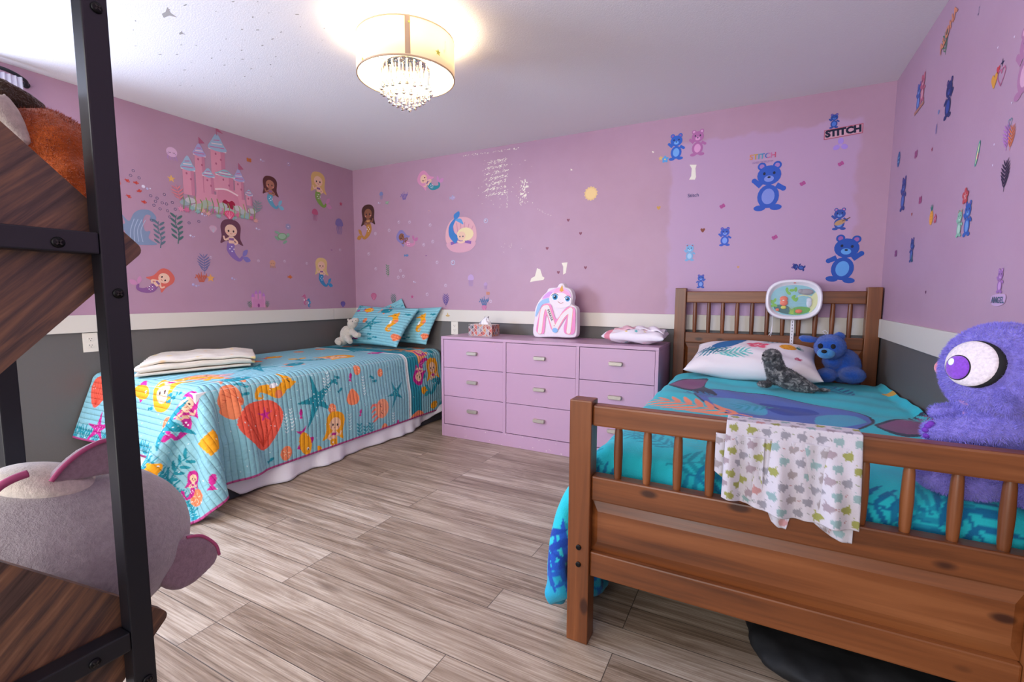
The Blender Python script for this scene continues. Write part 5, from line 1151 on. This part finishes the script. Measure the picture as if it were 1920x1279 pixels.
m, nt, b = nodes('clear_window'); b.inputs['Base Color'].default_value = (1, 1, 1, 1); b.inputs['Roughness'].default_value = .03; b.inputs['Alpha'].default_value = .10; m_win = m
bm = bmesh.new(); pr_ = [[bm.verts.new((CSx + x * .122 * s, 3.252 - .014 * math.sqrt(max(0, 1 - s * s)), CSz - .004 + z * .092 * s)) for x, z in sup(1, 1, e=2.5)] for s in (1, .85, .6, .3)]
for i in range(3):
    for k in range(48): bm.faces.new((pr_[i][k], pr_[i][(k + 1) % 48], pr_[i + 1][(k + 1) % 48], pr_[i + 1][k]))
bm.faces.new(pr_[3]); obj('clear_cover', bm, m_win, CS, True)
bm = bmesh.new(); box(bm, .176, .194, 3.300, 3.303, .797, .968); st = obj('strap', bm, M_WHITEP, CS)
for k in range(8): sub('strap_slot', B(.1835, .1865, 3.2992, 3.3005, .81 + k * .019, .82 + k * .019), M_SLOT, st, CS)
bm = bmesh.new(); tube(bm, [(.075, 3.30, .99), (.078, 3.298, .93), (.074, 3.298, .885), (.062, 3.297, .862)], .0016, 6); tube(bm, [(.078, 3.298, .93), (.078, 3.297, .89), (.072, 3.297, .858)], .0016, 6); obj('cord', bm, M_WHITEP, CS)
# ------------------------------------------------------------------ curtain rod and sheer
bm = bmesh.new(); RX = -3.455
tube(bm, [(RX, -1.0, 2.24)] + [tuple(q) for q in spl([(RX, .98, 2.24), (RX, 1.02, 2.238), (RX - .01, 1.06, 2.232), (RX - .035, 1.10, 2.222), (XL + .012, 1.112, 2.212)], 5, False)], .009, 12)
lathe(bm, [(.0005, .012), (.016, .012), (.016, .002), (.0005, .002)], (XL, 1.112, 2.212), 14, axis='X')
tag(obj('curtain_rod', bm, M_BLACK, smooth=True), 'black curved curtain rod near the ceiling on the left wall', 'curtain rod')
m, nt, b = nodes('sheer_white_voile'); b.inputs['Base Color'].default_value = lin('#dfe3f2'); b.inputs['Roughness'].default_value = .9; b.inputs['Alpha'].default_value = .55; M_VOILE = m
n, mm = 90, 30; P = np.zeros((mm, n, 3)); u = np.linspace(0, 1, n)
for j in range(mm):
    v = j / (mm - 1); P[j, :, 0] = RX + .014 * np.sin(u * 60) * (.5 + .5 * v); P[j, :, 1] = .88 + .20 * u + .03 * v * np.sin(u * 9); P[j, :, 2] = 2.222 - v * 1.2
tag(cloth_mesh('curtain', P, mat=M_VOILE), 'sheer white curtain hanging from the black rod on the left wall', 'curtain')
# ------------------------------------------------------------------ wall stickers
def a_teddy(c='#2f62c0', belly='#6fa6e6', ear='#8a5fa8', arms=1):
    # plain round-eared bear
    A = Art()
    for s in (-1, 1): A.ell(s * .15, -.43, .11, .06, c); A.ell(s * .14, .42, .08, .08, c); A.ell(s * .14, .42, .045, .045, ear); A.stroke([(s * .14, .02), (s * .27, -.06 if s * arms > 0 else .14)], [.11, .09], c, False); A.ell(s * .27, -.06 if s * arms > 0 else .14, .05, .05, c)
    A.ell(0, -.2, .20, .24, c); A.ell(0, -.2, .12, .16, belly); A.ell(0, .23, .22, .20, c); A.ell(0, .16, .09, .065, belly); A.ell(0, .19, .03, .02, '#1c2340')
    for s in (-1, 1): A.ell(s * .09, .27, .025, .03, '#1c2340')
    return A
def a_castle():
    A = Art(); pk, dk, wt, bl = '#d793a6', '#b0607c', '#ecd0d2', '#9db6cc'
    def tower(x, w, y0, y1, roof, rh, win=2):
        A.poly([(x - w, y0), (x + w, y0), (x + w, y1), (x - w, y1)], pk); A.poly([(x + w * .4, y0), (x + w, y0), (x + w, y1), (x + w * .4, y1)], '#c67f97'); A.stroke([(x - w * 1.25, y1), (x + w * 1.25, y1)], .018, wt, False)
        A.blob([(x - w * 1.3, y1 + .01), (x - w * .9, y1 + rh * .45), (x, y1 + rh), (x + w * .9, y1 + rh * .4), (x + w * 1.3, y1 + .01), (x, y1 - .015)], roof)
        for k in range(3): A.stroke([(x - w * (1.1 - k * .3), y1 + rh * (.12 + .22 * k)), (x + w * (1 - k * .32), y1 + rh * (.2 + .22 * k))], .010, wt if k % 2 else '#c76f9a', False)
        for k in range(win): A.ell(x - w * .3 + (k % 2) * w * .7, y1 - .05 - k * .06, .009, .014, dk)
    tower(.0, .075, .1, .62, bl, .2, 3); A.stroke([(.0, .8), (-.005, .9)], .008, dk, False); A.poly([(-.005, .9), (.07, .84), (.0, .85)], dk)
    tower(-.19, .05, .05, .50, '#a9a4cc', .14); A.poly([(-.19, .64), (-.19, .72), (-.13, .66)], dk); tower(-.31, .055, .0, .30, bl, .16, 2); tower(-.11, .05, .0, .27, bl, .10, 2); tower(.22, .05, .0, .30, '#a9a4cc', .15, 2); A.poly([(.22, .44), (.22, .53), (.28, .46)], dk); tower(.33, .035, .0, .14, bl, .07, 1)
    A.poly([(-.04, -.02), (.18, -.02), (.18, .16), (-.04, .16)], pk); tower(.07, .085, .1, .32, '#8fbcc4', .08, 2)
    A.poly([(-.26, -.1), (.30, -.1), (.28, .06), (-.24, .06)], pk); A.blob([(-.02, -.14), (-.02, .12), (.06, .15), (.18, .13), (.2, -.14)], '#cf879c'); A.stroke([(-.05, .13), (.07, .15), (.2, .10)], .02, wt)
    A.blob([(.09, -.12), (.02, -.03), (.05, .02), (.09, 0), (.13, .02), (.16, -.03)], '#a02040')
    R = random.Random(4)
    for k in range(14): A.ell(-.36 + .055 * k, -.1 + .04 * math.sin(k * 2), .05, .035, R.choice(['#b3b6b8', '#9aa6ac', '#c4c0c0', '#a8b3a0']))
    for k in range(16): x = -.40 + .053 * k; A.star(x, -.17 + R.uniform(-.03, .03), .04, .018, 7, R.choice(['#cf6f92', '#d98aa6', '#8fb3ae', '#d9a09a', '#c76f9a']), R.random())
    for k in range(14): x = -.38 + .058 * k; A.stroke([(x, -.18), (x + .012, -.08), (x - .005, R.uniform(-.04, .02))], .010, R.choice(['#8f9f5a', '#a3a86a', '#7f9a72']))
    A.add(leafy('#dd7f86', 4), -.42, .0, .18, .2); A.add(leafy('#7f9f98', 4), .42, .0, .18, -.2); A.add(a_shell('#d8527a', '#f2b6c4'), .09, -.17, .12, 0)
    return A
def a_smallcastle():
    A = Art()
    for x, h in ((-.3, .25), (-.12, .4), (.1, .42), (.3, .28)): A.poly([(x - .08, -.4), (x + .08, -.4), (x + .08, h - .1), (x - .08, h - .1)], '#d08cb6'); A.poly([(x - .1, h - .1), (x + .1, h - .1), (x, h + .1)], '#b878c0')
    A.poly([(-.3, -.4), (.3, -.4), (.3, .02), (-.3, .02)], '#c884ae'); A.ell(0, -.3, .06, .1, '#8a3f78')
    for s in (-1, 1): A.add(leafy('#4f7f68', 4), s * .48, -.25, .4, -s * .2); A.add(leafy('#c78a8a', 3), s * .4, -.35, .25, s * .3)
    return A
def a_jelly(c='#b89ac8', t='#a386bd'):
    A = Art()
    for k in range(4): A.stroke([(-.15 + .1 * k, .05), (-.18 + .12 * k, -.2), (-.12 + .08 * k, -.45)], [.05, .03], t)
    return A.blob([(-.28, .08), (-.22, .36), (0, .48), (.22, .36), (.28, .08), (0, .02)], c)
def a_pearls(c='#c9c4dc'): return Art().ell(-.3, .1, .22, .22, c).ell(-.34, .16, .07, .07, '#f2eef8').ell(.15, -.1, .16, .16, '#b4aed0').ell(.5, -.02, .1, .1, c)
def a_turtle(): A = Art(); [A.ell(s * .42, y, .2, .09, '#86ad92', s * r) for s, y, r in ((1, .1, .5), (-1, -.15, .7), (.5, -.35, 1.2), (-.9, .25, .2))]; A.ell(0, 0, .38, .26, '#7f9f78', .2); A.ell(0, .03, .3, .18, '#9cbc9c', .2); return A.ell(.48, .22, .12, .09, '#8fb59a')
def a_bigwave():
    A = Art(); c = '#7f90ab'
    A.blob([(-.4, -.5), (-.35, -.2), (-.5, 0), (-.34, .05), (-.42, .3), (-.25, .12), (-.12, .35), (.05, .47), (.28, .48), (.42, .32), (.36, .18), (.26, .24), (.28, .34), (.16, .34), (.08, .15), (.12, -.1), (.25, -.1), (.2, -.3), (.4, -.45), (.0, -.5)], c)
    for k in range(4): A.stroke([(-.25 + .1 * k, -.42), (-.22 + .08 * k, -.1), (-.12 + .09 * k, .2)], .018, '#a9b6cc')
    return A
def a_heart(c): return Art().blob([(0, -.45), (-.32, -.1), (-.46, .2), (-.3, .42), (-.08, .36), (0, .2), (.08, .36), (.3, .42), (.46, .2), (.32, -.1)], c)
def a_heartline(c): return Art().stroke(spl([(0, -.45), (-.32, -.1), (-.46, .2), (-.3, .42), (-.08, .36), (0, .2), (.08, .36), (.3, .42), (.46, .2), (.32, -.1), (0, -.45)], 4, False), .08, c, False)
def a_fly(c): A = Art(); [A.ell(s * .22, y, .22, .2, c, s * .6) for s in (-1, 1) for y in (.12, -.14)]; return A.stroke([(0, .3), (0, -.3)], .05, '#8a3a6a', False)
def a_blossom(c, e='#f0d060', n=5):
    A = Art()
    for k in range(n): t = PI / 2 + k * 2 * PI / n; A.ell(.27 * math.cos(t), .27 * math.sin(t), .22, .17, c, t)
    return A.ell(0, 0, .1, .1, e)
def a_sun(): A = Art().star(0, 0, .5, .42, 14, '#e9c48a'); return A.ell(0, 0, .36, .36, '#f0cf90')
def a_ring(c='#5f5a7c'): return Art().ring(0, 0, .4, .14, c)
def a_bub(c='#cfc2da'): return Art().ring(0, 0, .42, .12, c).ell(-.12, .12, .1, .1, '#f2ecf6')
def a_surf(): return Art().ell(0, 0, .5, .13, '#3f9f92', 1.25).ell(0, 0, .4, .05, '#e8e0a0', 1.25).ell(.05, -.1, .12, .05, '#c86a8a', 1.25)
def a_note(c='#5f6a8a'): return Art().ell(-.12, -.36, .16, .12, c).stroke([(.03, -.36), (.03, .45)], .07, c, False).stroke([(.03, .45), (.25, .3)], .09, c, False)
def mer(hair, skin, tail, fin=None, top='#8f5f90', **k): return a_mermaid(hair, skin, tail, fin, top, **k)
def a_shellmaid():
    A = Art().blob([(-.35, -.3), (-.45, 0), (-.3, .28), (0, .36), (.3, .28), (.45, 0), (.35, -.3)], '#dfaab2')
    for k in range(-3, 4): A.stroke([(k * .05, -.3), (k * .12, .28 - abs(k) * .05)], .018, '#c98a9c', False)
    A.blob([(-.42, -.26), (0, -.2), (.42, -.26), (.3, -.44), (0, -.5), (-.3, -.44)], '#d9a4b4'); A.stroke([(-.3, -.27), (0, -.22), (.3, -.27)], .07, '#8a5fa8')
    A.stroke([(-.1, -.2), (-.26, -.05), (-.28, .15), (-.16, .32)], [.2, .18, .12, .05], '#3f7fc0'); A.blob([(-.16, .3), (-.2, .42), (-.05, .5), (-.04, .38)], '#3f7fc0'); A.blob([(-.16, .3), (-.02, .22), (.08, .18), (0, .32)], '#5f9fd4')
    A.ell(.13, -.06, .24, .16, '#ecd9a8'); A.ell(.02, -.10, .12, .11, '#ecc4aa')
    for s in (-1, 1): A.ell(.02 + s * .045, -.11, .016, .02, '#33405f')
    return A.stroke([(-.1, -.22), (0, -.25), (.12, -.23)], .05, '#ecc4aa')
def a_boat(): return Art().blob([(-.5, -.1), (-.3, -.34), (.3, -.34), (.5, -.1), (0, -.16)], '#c9a04e').poly([(-.2, -.1), (0, .45), (.2, -.1)], '#d8b86a')
WALLS = {'L': (lambda x, y: at_x(x, y, XL), fl), 'B': (lambda x, y: at_y(x, y, YB), fb), 'R': (lambda x, y: at_x(x, y, XR), fr)}
def stick(wall, px, py, h, art, label, rot=0, flip=False, group=None, name='wall_sticker', lift=.0012):
    at, fr_ = WALLS[wall]; P = at(px, py); s = abs(at(px, py - h / 2).z - at(px, py + h / 2).z)
    T = Art().add(art, 0, 0, s, rot, flip); o = art_mesh(name, T, fr_(P), M_PRINT, org=P, lift=lift, step=.00003); return tag(o, label, 'wall sticker', group)
L, Bk, Rt = 'L', 'B', 'R'
SK, SK2 = '#e9bfa6', '#8a5a44'
stick(L, 410, 326, 150, Art().add(a_castle(), 0, -.33, stretch=1.18), 'pink castle sticker with swirled turrets on the left wall')
stick(L, 484.5, 562, 36, a_smallcastle(), 'small pink castle sticker with green seaweed just above the trim')
stick(L, 507, 363, 66, mer('#5a3030', '#a8705c', '#5f9fb8', '#7fb6cc'), 'brown-curled mermaid sticker with pale blue tail right of the castle', flip=True)
stick(L, 597, 358, 72, mer('#d8b070', SK, '#7fa04a', '#c98ab0'), 'blonde mermaid sticker with green tail high near the left wall corner', flip=True)
stick(L, 434, 454, 86, mer('#6a3f50', SK, '#8a6aa8', '#7f74b4'), 'purple-haired mermaid sticker seated on a fan shell below the castle', flip=True)
stick(L, 603, 513, 60, mer('#dfbf80', SK, '#3f86b4', '#3f8fc0'), 'blonde mermaid sticker with blue tail, lower of two by the corner', flip=True)
stick(L, 292, 533, 74, mer('#d4665a', SK, '#8a5a90', '#c98ab0'), 'red-haired mermaid sticker with scaly purple tail low beside the bookshelf post', rot=-.9)
stick(L, 190, 335, 125, mer('#d9766c', SK, '#7f9fb8'), 'large red-haired mermaid sticker mostly hidden by the bookshelf post')
stick(L, 322, 288, 27, Art().add(a_octo('#d8b0cc', '#b08ab8')), 'pale pink octopus sticker left of the castle')
stick(L, 321, 335, 15, Art().star(0, 0, .5, .22, 5, '#dfae6a'), 'small yellow starfish sticker left of the castle')
stick(L, 466.6, 300, 11, a_fly('#c4703a'), 'tiny orange butterfly-like fish sticker right of the castle towers')
stick(L, 491, 301, 8, a_pearls(), 'tiny pearl sticker above the brown-curled mermaid')
stick(L, 541, 307.6, 7, a_bub('#a9a0c8'), 'tiny bubble sticker near the ceiling between two mermaids')
stick(L, 639, 382.5, 9, Art().star(0, 0, .5, .22, 5, '#b8506a'), 'small red starfish sticker nearest the room corner')
stick(L, 590.6, 403, 24, a_jelly('#b8587a', '#b06a8a'), 'small dark pink squid sticker under the green-tailed mermaid')
stick(L, 636, 425, 32, a_jelly('#7f70a8', '#7f70a8'), 'purple squid sticker near the room corner')
for k, (x, y) in enumerate(((239, 339), (255.6, 343), (261.6, 358), (242, 368.6), (270.5, 379))): stick(L, x, y, 9, a_fish('#c4473f', '#c4473f'), 'small red fish sticker in the shoal beside the bookshelf post', rot=.4 * (k % 3) - .5, group='red fish stickers beside the bookshelf post')
for x, y in ((249.7, 320), (244.7, 329), (260.7, 333.5), (282.4, 367), (294.3, 371.6), (308, 364.7), (291.3, 377.5), (304, 380.5), (312, 382.6), (323, 379.6), (288.4, 385), (300, 391.8), (314, 395.3), (328.5, 392.4), (318, 407), (284, 413), (354.3, 418), (372.7, 415.3)):
    stick(L, x, y, 5.5, a_ring(), 'tiny dark ring bubble sticker rising above the grey wave', group='dark ring bubbles above the grey wave')
stick(L, 273.5, 352, 14, a_pearls('#d8cfe0'), 'small white pearl cluster sticker beside the red fish')
stick(L, 262, 425, 68, a_bigwave(), 'grey blue curling wave sticker beside the bookshelf post')
stick(L, 299, 440, 50, a_weed('#5f7480'), 'thin grey seaweed sticker nearest the wave'); stick(L, 332, 430, 54, a_weed('#4f6f6c'), 'dark leafy seaweed sticker, second from the wave')
stick(L, 399.5, 430, 15, a_shell('#c9a0b4', '#a8c0cc'), 'small two-tone shell sticker left of the purple-haired mermaid'); stick(L, 360, 443, 9, a_pearls(), 'pale pearl trio sticker right of the leafy seaweed'); stick(L, 483, 429.5, 8, a_pearls(), 'pale pearl sticker right of the purple-haired mermaid')
stick(L, 382, 403, 10, a_pearls(), 'pale pearl sticker just below the castle'); stick(L, 442, 404, 13, a_blossom('#b0c0b0', '#e0d8d0', 4), 'pale green four-lobed shell sticker below the castle')
stick(L, 529, 444, 27, a_turtle(), 'green sea turtle sticker right of the purple-haired mermaid'); stick(L, 540, 425, 12, a_blossom('#9a94b4', '#d8d0e0', 7), 'small grey lilac anemone sticker above the turtle')
stick(L, 383, 503, 52, Art().add(leafy('#6f6f9a', 6), 0, .15, .7).add(a_coral('#c4604a'), -.12, -.3, .4).star(.2, -.35, .16, .07, 5, '#dfa05a'), 'violet seaweed sticker with red coral and starfish base')
stick(L, 366, 535, 12, a_pearls('#a89fcc'), 'lilac pearl cluster sticker below the violet seaweed'); stick(L, 438, 523, 9, a_pearls('#a89fcc'), 'lilac pearl pair sticker under the purple-haired mermaid tail')
stick(L, 511, 495, 17, a_octo('#d09a80', '#c08a6a'), 'small tan octopus sticker on the lower left wall'); stick(L, 544, 519.5, 10, a_fish('#cc6a30', '#cc6a30'), 'small orange fish sticker left of the lower blonde mermaid')
for x, y in ((484.5, 489), (533.5, 490), (395, 482.5), (637.5, 468.7), (575, 494)): stick(L, x, y, 5, a_bub(), 'tiny pale bubble sticker scattered on the lower left wall', group='pale bubbles on the lower left wall')
stick(L, 570.7, 562, 20, a_seahorse('#c46a90', '#d89ab0'), 'small pink seahorse sticker above the left trim'); stick(L, 578.7, 568, 17, a_seahorse('#4a86b0', '#6fa6c8'), 'small blue seahorse sticker beside the pink one'); stick(L, 643, 570.7, 12, a_shell('#6a5aa0', '#8a7ac0'), 'small violet shell sticker above the trim at the corner'); stick(L, 622, 469, 4, a_minifish('#8a4f90'), 'tiny purple fish sticker near the room corner')
# back wall, mermaid side
stick(Bk, 690.6, 419, 72, mer('#4a2c28', SK2, '#b8803f', '#b8803f', '#c9905a'), 'dark-haired mermaid sticker with gold tail nearest the corner on the back wall')
stick(Bk, 804, 344, 62, mer('#d890b4', SK, '#2f8a98', '#c98ab8'), 'pink-haired mermaid sticker with teal tail near the ceiling', rot=.9, flip=True)
stick(Bk, 761, 452, 52, mer('#8a80b8', SK2, '#cc86aa', '#c070a0'), 'lilac-haired mermaid sticker with pink tail above the sea-life pillows', rot=.9, flip=True)
stick(Bk, 864, 435, 78, a_shellmaid(), 'sleeping mermaid sticker in an open pink shell with blue tail')
stick(Bk, 715, 367, 16, a_jelly('#7f88b8', '#7f88b8'), 'small blue grey squid sticker near the back wall corner'); stick(Bk, 726, 380, 8, a_turtle(), 'tiny green turtle sticker near the back wall corner'); stick(Bk, 711, 381, 6, a_pearls(), 'tiny pearl sticker beside the tiny turtle')
stick(Bk, 758, 366, 17, a_coral('#7a68a8'), 'small purple coral sticker left of the pink-haired mermaid'); stick(Bk, 849, 371, 13, a_fish('#b0a0c4', '#9ab0c8'), 'small pale blowfish sticker below the pink-haired mermaid tail'); stick(Bk, 806, 395.6, 6, a_pearls('#c08080'), 'tiny red crab sticker under the pink-haired mermaid')
stick(Bk, 763, 479, 7, Art().add(a_minifish('#5f80b0'), 0, 0, 1.6), 'tiny blue starfish-like sticker under the lilac-haired mermaid')
for x, y in ((748, 416.5), (768, 416.5), (806.5, 422), (704, 438), (729.7, 432), (811.5, 453), (794.7, 459), (691.5, 476), (704.7, 504), (751, 507.5), (746.9, 520), (756.5, 518), (819.7, 492), (835.6, 535.3), (801, 552), (920, 565)): stick(Bk, x, y, 6, a_bub(), 'tiny pale bubble sticker among the mermaids on the back wall', group='pale bubbles on the back wall')
stick(Bk, 849.4, 492.5, 10, a_bub('#b8c4dc'), 'larger bubble sticker below the shell mermaid'); stick(Bk, 911, 414, 9, a_bub('#b8c4dc'), 'larger bubble sticker right of the shell mermaid')
stick(Bk, 727, 508, 22, a_weed('#5f8a6a'), 'small green seaweed sticker above the sea-life pillows'); stick(Bk, 883, 526, 24, a_jelly('#c0a0cc'), 'pale jellyfish sticker above the tissue box'); stick(Bk, 910.6, 536, 14, a_jelly('#b898c0'), 'tiny mauve jellyfish sticker right of the pale one')
stick(Bk, 777.5, 529, 6, a_pearls(), 'tiny grey fish sticker above the left pillow edge'); stick(Bk, 799.6, 479.5, 4, a_minifish('#8a5a90'), 'tiny purple fish sticker left of the shell mermaid')
stick(Bk, 701, 556.6, 15, a_shell('#b85f84', '#d890a8'), 'dusky pink shell sticker left of the pillows'); stick(Bk, 738, 562, 22, leafy('#4f7470', 6), 'dark green fern sticker behind the pillow tops'); stick(Bk, 773, 556.6, 8, Art().star(0, 0, .5, .22, 5, '#b85080'), 'small magenta starfish sticker above the pillows')
stick(Bk, 836, 563, 24, leafy('#5a4a90', 6), 'purple branching coral sticker above the trim'); stick(Bk, 915, 550, 9, a_fly('#c98a70'), 'tiny coral butterfly sticker above the tissue box'); stick(Bk, 908, 569, 28, Art().add(a_coral('#4a6f9c'), 0, .2, .7).add(a_shell('#c07098', '#d89ab8'), 0, -.3, .4), 'blue coral sticker with pink shell behind the tissue box')
stick(Bk, 841.6, 590, 9, a_boat(), 'small gold boat sticker on the white trim', lift=.0172)
stick(Bk, 1108, 363, 28, a_sun(), 'pale yellow sun sticker in the middle of the back wall')
for x, y in ((1065.6, 413), (1088.7, 438), (1026, 466), (1047, 511), (1097.8, 502)): stick(Bk, x, y, 6.5, a_heart('#8a4f60'), 'tiny dark heart sticker above the dresser', group='dark hearts above the dresser')
# back wall, blue side
stick(Bk, 1268, 276, 50, a_teddy(), 'blue cartoon animal sticker standing left of the pink one'); stick(Bk, 1308, 268, 50, a_teddy('#b06aa0', '#d89ac4', '#d8a0c8'), 'pink cartoon animal sticker beside the blue one near the ceiling')
stick(Bk, 1247, 299, 14, a_blossom('#5a9fd8'), 'small blue flower sticker under the cartoon pair'); stick(Bk, 1239, 297, 8, a_blossom('#d8b070'), 'tiny tan flower sticker beside the blue flower')
A = Art(); atext(A, 'STITCH', 0, .12, .62, ['#d88a5a', '#c8a040', '#5a9fb8', '#3f6fb8', '#c86a9a', '#c04a70'], 0, .012); atext(A, 'AND SCRUMP', 0, -.38, .26, '#9a7fb0'); stick(Bk, 1430, 296, 22, A, 'STITCH lettering sticker in rainbow colours above the largest blue sticker')
stick(Bk, 1441, 350, 92, a_teddy('#2f58b8', '#7f90d8', '#a07ab8'), 'largest blue seated cartoon animal sticker in the middle of the right half')
A = Art(); A.poly([(-1.5, -.62), (1.6, -.42), (1.6, .5), (-1.5, .3)], '#b0566a'); A.poly([(-1.43, -.54), (1.53, -.35), (1.53, .42), (-1.43, .23)], '#d0a0b0'); atext(A, 'STITCH', .05, -.05, .86, '#171c38', .06, .05); stick(Bk, 1580, 246, 20, A, 'dark STITCH name banner sticker at upper right of the back wall')
stick(Bk, 1564, 227, 28, a_teddy('#2c4a98', '#4a74c8'), 'small dark blue cartoon animal sticker on top of the dark banner')
stick(Bk, 1576, 272, 27, a_blossom('#a98ad8', '#b898cc', 3), 'faint lilac petal sticker below the dark banner')
for x, y, w in ((1576.5, 307, 'below the faint petals'), (1505, 344, 'right of the largest blue sticker'), (1354.5, 386.5, 'left of the largest blue sticker'), (1452.5, 445, 'below the largest blue sticker')): stick(Bk, x, y, 11, a_fly('#b0508f'), 'small magenta butterfly sticker ' + w, rot=.5)
A = Art(); atext(A, 'Stitch', 0, 0, 1.0, '#4a4a78', 0, .01); stick(Bk, 1300, 366.5, 9, A, 'tiny dark Stitch signature sticker below the white paint chip')
stick(Bk, 1235, 390, 8, a_heart('#c99a50'), 'tiny gold heart sticker at the left edge of the violet paint'); stick(Bk, 1317.6, 432, 9, a_heart('#8a4a38'), 'tiny brown heart sticker left of a small blue figure'); stick(Bk, 1384, 501, 5, a_heart('#c99a70'), 'tiny tan heart sticker above the headboard')
stick(Bk, 1359, 444, 36, a_teddy('#3f5fc0', '#7f9fe8'), 'small blue cartoon animal sticker with raised arm left of a magenta butterfly'); stick(Bk, 1293, 474, 32, a_teddy('#7fb0d8', '#a8cce8', '#c05060'), 'pale blue cartoon doll sticker above the left headboard post')
stick(Bk, 1314, 527.6, 26, a_teddy('#3f5fb8', '#7f9fe0', arms=-1), 'small blue cartoon sticker just above the headboard'); stick(Bk, 1497, 501, 22, a_teddy('#22357f', '#3f5fb0'), 'tiny dark blue reclining cartoon sticker above the crib soother', rot=1.3)
stick(Bk, 1574, 411, 42, Art().add(a_teddy('#34509f', '#6f90d0', '#c07ab0')).ell(.02, -.15, .22, .11, '#b89068', .4).stroke([(.1, -.1), (.4, .05)], .04, '#6a4a3a', False), 'blue cartoon animal sticker playing a tan guitar'); stick(Bk, 1583, 486, 90, a_teddy('#2450a8', '#5f9fe0', '#9a5fa0', arms=-1), 'large dark blue cartoon animal sticker right above the headboard post', rot=-.12)
# right wall
stick(Rt, 1836, 20, 14, a_note(), 'small grey music note sticker at the top of the right wall')
A = Art().add(leafy('#5f7f68', 5), -.1, -.15, .8, .3); atext(A, 'ALOHA', .1, .12, .42, '#d88a6a', .5, .02); stick(Rt, 1776, 68, 58, A, 'aloha lettering sticker with green leaves high on the right wall')
stick(Rt, 1726, 178, 70, Art().add(a_teddy('#3f5fa8', '#6f8fd0'), -.14, .0, .7).add(a_teddy('#b8607a', '#d89aa8', '#c86a7a'), .18, .1, .7).stroke([(-.4, -.34), (.4, -.3)], .08, '#b07a6a', False), 'red and blue cartoon pair sticker on the right wall near the corner'); stick(Rt, 1779, 185, 70, a_teddy('#22306a', '#2f4a98', '#6a4a80', arms=-1), 'dark navy reaching cartoon animal sticker high on the right wall')
stick(Rt, 1760.6, 210, 9, a_blossom('#4f7fc0'), 'tiny blue blossom sticker under the navy figure'); stick(Rt, 1756, 242, 18, Art().ell(0, 0, .2, .5, '#8a7aa8'), 'grey lilac oval sticker on the right wall')
stick(Rt, 1685.5, 299, 27, Art().ell(0, 0, .34, .5, '#2f5f98').stroke([(-.2, .1), (.2, .1)], .08, '#6fa0c8', False).stroke([(-.2, -.15), (.2, -.15)], .08, '#6fa0c8', False), 'blue striped oval sticker at the right wall corner'); stick(Rt, 1718, 289, 20, a_fly('#a0507f'), 'dark pink butterfly sticker right of the striped oval'); stick(Rt, 1748, 280, 10, Art().star(0, 0, .5, .2, 5, '#a8405a'), 'tiny crimson star sticker on the right wall')
stick(Rt, 1865, 152, 29, a_heart('#d89a3f'), 'gold heart sticker on the right wall'); stick(Rt, 1878, 144, 34, a_heartline('#c06a90'), 'pink outlined heart sticker beside the gold heart'); stick(Rt, 1872.6, 131, 15, a_heart('#cc3f4a'), 'small red heart sticker above the gold heart'); stick(Rt, 1880.6, 117, 17, Art().star(0, 0, .5, .14, 4, '#2c2850'), 'dark four-point sparkle sticker above the red heart')
stick(Rt, 1925, 112, 130, a_teddy('#b07aa0', '#d8a8c4', '#d8a8c0'), 'large pink cartoon sticker cut off by the right edge')
stick(Rt, 1888, 258, 48, leafy('#b87ac0', 6), 'lilac palm leaf sticker beside an orange one', rot=.1); stick(Rt, 1897, 258, 44, leafy('#d8754a', 6), 'orange palm leaf sticker beside a lilac one', rot=-.1); stick(Rt, 1895, 230, 16, a_heartline('#3f8a9a'), 'teal outlined heart sticker above the palm leaves'); stick(Rt, 1885, 330, 56, leafy('#2c2440', 7), 'dark palm leaf sticker on the right wall')
stick(Rt, 1833.6, 288, 46, a_surf(), 'green surfboard sticker on the right wall'); stick(Rt, 1694, 364, 62, a_teddy('#2f4088', '#4f6fb8', '#6a4a88'), 'navy cartoon animal sticker low near the right wall corner')
stick(Rt, 1726, 375, 20, a_fly('#a04a78'), 'plum butterfly sticker between the navy figure and the pineapple'); stick(Rt, 1709.9, 402, 7, a_heart('#b85040'), 'tiny red heart sticker left of the pineapple'); stick(Rt, 1747, 403, 42, pineapple(), 'pineapple sticker on the right wall'); stick(Rt, 1754, 410, 18, hibiscus('#b8506a'), 'small red hibiscus sticker beside the pineapple')
stick(Rt, 1809, 400, 104, Art().add(a_teddy('#2f5fb0', '#6fa0d8', '#7a5a98'), .16, -.12, .62).add(a_teddy('#8ac0a8', '#b8dcc8', '#c86a6a'), -.2, -.15, .5).add(hibiscus('#c04a50'), -.02, .3, .3), 'cartoon group sticker with blue and green animals in the middle of the right wall')
stick(Rt, 1710, 469, 46, Art().add(a_teddy('#2c4488', '#4f70b8', arms=-1)).add(leafy('#2f7a60', 4), .1, -.35, .35), 'small navy figure sticker with green leaf low on the right wall'); stick(Rt, 1680, 475, 18, a_fly('#8a4a80'), 'small plum butterfly sticker lowest near the corner'); stick(Rt, 1736, 548, 7, a_heart('#6a2f58'), 'tiny dark plum heart sticker above the right trim')
A = Art().add(a_teddy('#a070b0', '#c89ad0', '#c89ac8'), 0, .2, .72).blob([(-.4, -.22), (.4, -.18), (.42, -.42), (0, -.52), (-.42, -.45)], '#c9a8cc'); atext(A, 'ANGEL', 0, -.35, .24, '#4a5f78', 0, .01); stick(Rt, 1874.5, 540, 66, A, 'lilac cartoon sticker over an ANGEL name plate on the right wall')
for x, y in ((1872, 89), (1903, 69), (1898, 193), (1865, 271), (1862, 310), (1869, 567)): stick(Rt, x, y, 5, a_heart('#e4dcec'), 'tiny white dot sticker scattered on the right wall', group='white dots on the right wall')
